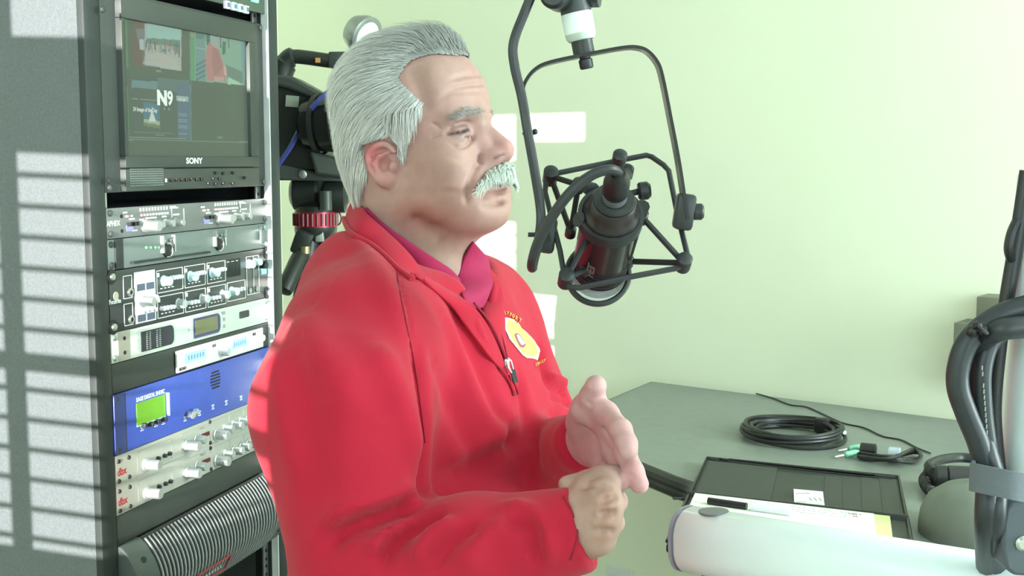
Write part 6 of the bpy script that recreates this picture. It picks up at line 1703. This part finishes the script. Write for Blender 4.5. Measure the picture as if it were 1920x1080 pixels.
# ---- hair
hpoly0 = [(894, 104), (905, 60), (780, 15), (640, 40), (585, 200), (612, 320), (640, 366), (664, 352), (685, 338), (690, 322), (683, 285), (690, 264), (712, 256), (735, 263), (741, 278), (752, 294), (763, 276), (766, 246), (783, 216), (796, 195), (787, 186), (770, 170), (750, 148), (758, 131), (766, 122), (779, 113), (813, 104), (856, 106)]
hpoly = [(p.x, p.y) for p in spline([Vector((x, y, 0)) for x, y in hpoly0[6:] + hpoly0[:1]], 6)]
hpoly = hpoly0[1:6] + hpoly
def project(P):
    q = P - np.array(CAMV); cp, sp_ = math.cos(PITCH), math.sin(PITCH)
    fw = q[:, 1] * cp - q[:, 2] * sp_; up = q[:, 1] * sp_ + q[:, 2] * cp
    return 960 + FPX * q[:, 0] / fw, 540 - FPX * up / fw
def in_poly(x, y, poly):
    m = np.zeros(len(x), bool)
    for i in range(len(poly)):
        (x0, y0), (x1, y1) = poly[i], poly[(i + 1) % len(poly)]
        if y0 == y1: continue
        m ^= ((y < y0) != (y < y1)) & (x < (x1 - x0) * (y - y0) / (y1 - y0) + x0)
    return m
def mirror_near(V):
    q = toH(V); q[:, 1] = -np.abs(q[:, 1]); return q, frH(q)
qh, near = mirror_near(hv); X_, Y_ = project(near)
ear = (np.abs(toH(hv)[:, 1]) > .070) & (qh[:, 0] > -.040) & (qh[:, 0] < .012) & (qh[:, 2] < .034) & (qh[:, 2] > -.045)
mask = in_poly(X_, Y_, hpoly) & ~ear & (qh[:, 2] > -.10)
# how far inside the hairline, to thin the hair out at its edge
ed = np.full(len(hv), 99.0); pp3 = np.array(hpoly, float)
for i in range(len(hpoly)):
    a = pp3[i]; b = pp3[(i + 1) % len(hpoly)]; 
    if i in (0, 1, 2, 3, 4, 5): continue
    d = b - a; t = np.clip(((X_ - a[0]) * d[0] + (Y_ - a[1]) * d[1]) / (d @ d), 0, 1)
    ed = np.minimum(ed, np.hypot(X_ - a[0] - t * d[0], Y_ - a[1] - t * d[1]))
nh = vnormals(hv, hf); q0 = toH(hv)
thick = .0090 + .004 * np.clip((q0[:, 2] - .06) / .06, 0, 1) + .006 * np.clip((q0[:, 0] - .03) / .04, 0, 1) * np.clip((q0[:, 2] - .08) / .03, 0, 1)
thick = np.where(q0[:, 2] < 0, np.interp(q0[:, 2], [-.09, 0], [.004, .0095]), thick)
thick *= np.clip(ed / 18, .05, 1) ** .6
thick *= np.interp(q0[:, 0], [-.10, -.05], [.55, 1.0])
thick *= np.where(q0[:, 0] > -.02, np.interp(q0[:, 2], [.0, .07], [.3, 1.0]), 1)
thick += .005 * np.clip((q0[:, 2] - .10) / .04, 0, 1)
m_hair = mat('grey_hair', (0.4, 0.42, 0.42), rough=.42, var=.0, attr='Col', spec=.45)
# under layer that closes the gaps between strands
vid = -np.ones(len(hv), int); sel = np.where(mask)[0]; vid[sel] = np.arange(len(sel))
fm = mask[hf].all(1); capV = hv[sel] + nh[sel] * (thick[sel] * .40 - .0006)[:, None]; capF = vid[hf[fm]]
capc = np.tile(lin((150, 152, 150)), (len(sel), 1))
cap = np_mesh('hair', capV, capF, m_hair, man, label='short combed back grey hair', colors=capc)
WM[cap.name] = WM[man.name]
hb2 = bvh_of(hv, hf)
def strands(name, seeds, flow, length, width, off, col, parent, seg=6, lift=0.0, jitter=.12):
    vs = []; fs = []; cs = []
    for (p, n_, th) in seeds:
        L = length * rng.uniform(.6, 1.15) * (.45 if th < .005 and length > .03 else 1) * (.4 if length > .03 and toH(np.array(p)[None])[0][2] < -.03 else 1); w = width * rng.uniform(.6, 1.2); P_ = Vector(p); path = []; hgt = th * off * rng.uniform(.75, 1.12)
        jit = Vector(rng.normal(0, jitter, 3)); c = col(np.array(p)); prev = None
        for k_ in range(seg):
            r_ = hb2.find_nearest(P_)
            if r_[0] is None: break
            n2 = r_[1]
            qe = toH(np.array(r_[0])[None])[0]
            if abs(qe[1]) > .073 and -.042 < qe[0] < .010 and -.035 < qe[2] < .031 and length > .03: break
            if n2.dot(Vector(n_)) < 0: n2 = -n2
            s_ = k_ / (seg - 1)
            path.append((r_[0] + n2 * (hgt * (.55 + .45 * math.sin(math.pi * min(s_ * 1.2, 1) * .5)) + lift * s_), n2))
            f = Vector(flow(np.array(r_[0]))) + jit; f -= n2 * f.dot(n2)
            if f.length < 1e-6: break
            P_ = r_[0] + f.normalized() * (L / seg)
        if len(path) < 3: continue
        b = len(vs)
        for k_, (q, n2) in enumerate(path):
            d = (path[min(k_ + 1, len(path) - 1)][0] - path[max(k_ - 1, 0)][0]).normalized(); sd__ = d.cross(n2).normalized()
            ww = w * (1 - .75 * (k_ / (len(path) - 1)) ** 2)
            vs += [q - sd__ * ww, q + n2 * ww * .8, q + sd__ * ww]; cs += [c] * 3
        for k_ in range(len(path) - 1):
            i = b + k_ * 3; fs += [(i, i + 3, i + 4, i + 1), (i + 1, i + 4, i + 5, i + 2)]
    me = bpy.data.meshes.new(name); inv = WM[parent.name].inverted(); me.from_pydata([tuple(inv @ v) for v in vs], [], fs); me.update()
    ca = me.color_attributes.new('Col', 'FLOAT_COLOR', 'POINT'); c4 = np.ones((len(vs), 4), np.float32); c4[:, :3] = np.array(cs); ca.data.foreach_set('color', c4.ravel())
    o = link_mesh(name, me, m_hair, parent, smooth=0); me.polygons.foreach_set('use_smooth', [True] * len(me.polygons)); o['kind'] = 'stuff'
    return o
def hflow(p):
    q = toH(p[None])[0]; 
    side_k = np.clip((.105 - q[2]) / .06, 0, 1) * np.clip(abs(q[1]) / .05, 0, 1)
    back = np.clip((-.02 - q[0]) / .06, 0, 1); low = np.clip((.03 - q[2]) / .06, 0, 1)
    f = np.array([-1.0, (.25 if q[1] < 0 else .1) * (1 - side_k) * 0, -.10 - .75 * side_k - 1.2 * low - .9 * back])
    if q[0] > .045 and q[2] > .07: f = np.array([-1.0, .55 * (1 if q[1] < .02 else -.3), .35])
    if q[0] > .0 and q[2] < .06: f = np.array([-.25, 0, -1.0])
    return f @ HM
def hc(p):
    q = toH(p[None])[0]; t = np.clip((q[0] + .02) / .08, 0, 1) * np.clip((q[2] - .05) / .05, 0, 1)
    b = rng.uniform(.50, .82) * (1 - .48 * t); b = max(b, .1)
    return b * np.array([1.0, 1.0, .99])
w_area = mask.nonzero()[0]; pick = np.concatenate([rng.choice(w_area, 14000), rng.choice(np.where(mask & (ed < 14))[0], 1500)])
strands('hair_strands', [(hv[i], nh[i], thick[i]) for i in pick], hflow, .040, .00031, 1.0, hc, cap, jitter=.075)
# moustache
mpoly = [(893, 346), (909, 324), (933, 306), (951, 298), (964, 308), (962, 322), (937, 327), (911, 338), (896, 354)]
mm = in_poly(X_, Y_, mpoly) & (qh[:, 0] > .06) & (qh[:, 2] > -.07) & (qh[:, 2] < -.02)
mi = mm.nonzero()[0]
def mflow(p):
    q = toH(p[None])[0]; s_ = 1 if q[1] > 0 else -1
    return np.array([.10 - 6 * max(abs(q[1]) - .012, 0), s_ * (.15 + 14 * abs(q[1])), -1.0]) @ HM
if len(mi):
    ms = strands('moustache', [(hv[i], nh[i], .0065) for i in rng.choice(mi, 1500)], mflow, .0155, .00042, 1.0, lambda p: rng.uniform(.42, .85) * np.array([.93, 1.0, .92]), man, lift=.003, jitter=.18); ms['label'] = 'bushy white grey moustache'; del ms['kind']
    mc = mm[hf].all(1); mv = -np.ones(len(hv), int); mv[mi] = np.arange(len(mi))
bpoly = [(842, 224), (856, 211), (876, 204), (900, 204), (912, 210), (896, 216), (872, 218), (856, 226)]
bi = (in_poly(X_, Y_, bpoly) & (qh[:, 0] > .05)).nonzero()[0]
if len(bi):
    bs = strands('eyebrow', [(hv[i], nh[i], .0016) for i in rng.choice(bi, 260)], lambda p: np.array([-.5, (-1 if toH(p[None])[0][1] < 0 else 1) * .9, .25]) @ HM, .010, .00028, 1.0, lambda p: rng.uniform(.15, .30) * np.array([1, .92, .86]), man, jitter=.25); del bs['kind']
for y_ in (-.0335, .0335):
    mb = MB(); c = Vector(frH((.0720, y_, .0150))); mb.ball(c, .0112, 20); ey = mb.build('eyeball', mat('eye_white', (0.55, 0.50, 0.50), rough=.25, var=0), man, world=True); WM[ey.name] = WM[man.name]
    g_ = Vector(frH((.0720 + .0122, y_, .0110))) - c; mb = MB(); mb.ball(c + g_.normalized() * .0070, .0056, 16); mb.build('iris', mat('iris_grey', (0.07, 0.085, 0.10), rough=.2, var=0), ey, world=True)
# teeth in the parted mouth
mb = MB(); mb.ball(Vector(frH((.088, 0, -.0465))), 1, 16, (.012, .017, .004), Matrix([list(r) for r in HM.T.tolist()]).to_4x4()); mb.build('teeth', mat('teeth', (0.55, 0.50, 0.44), rough=.4), man, world=True)
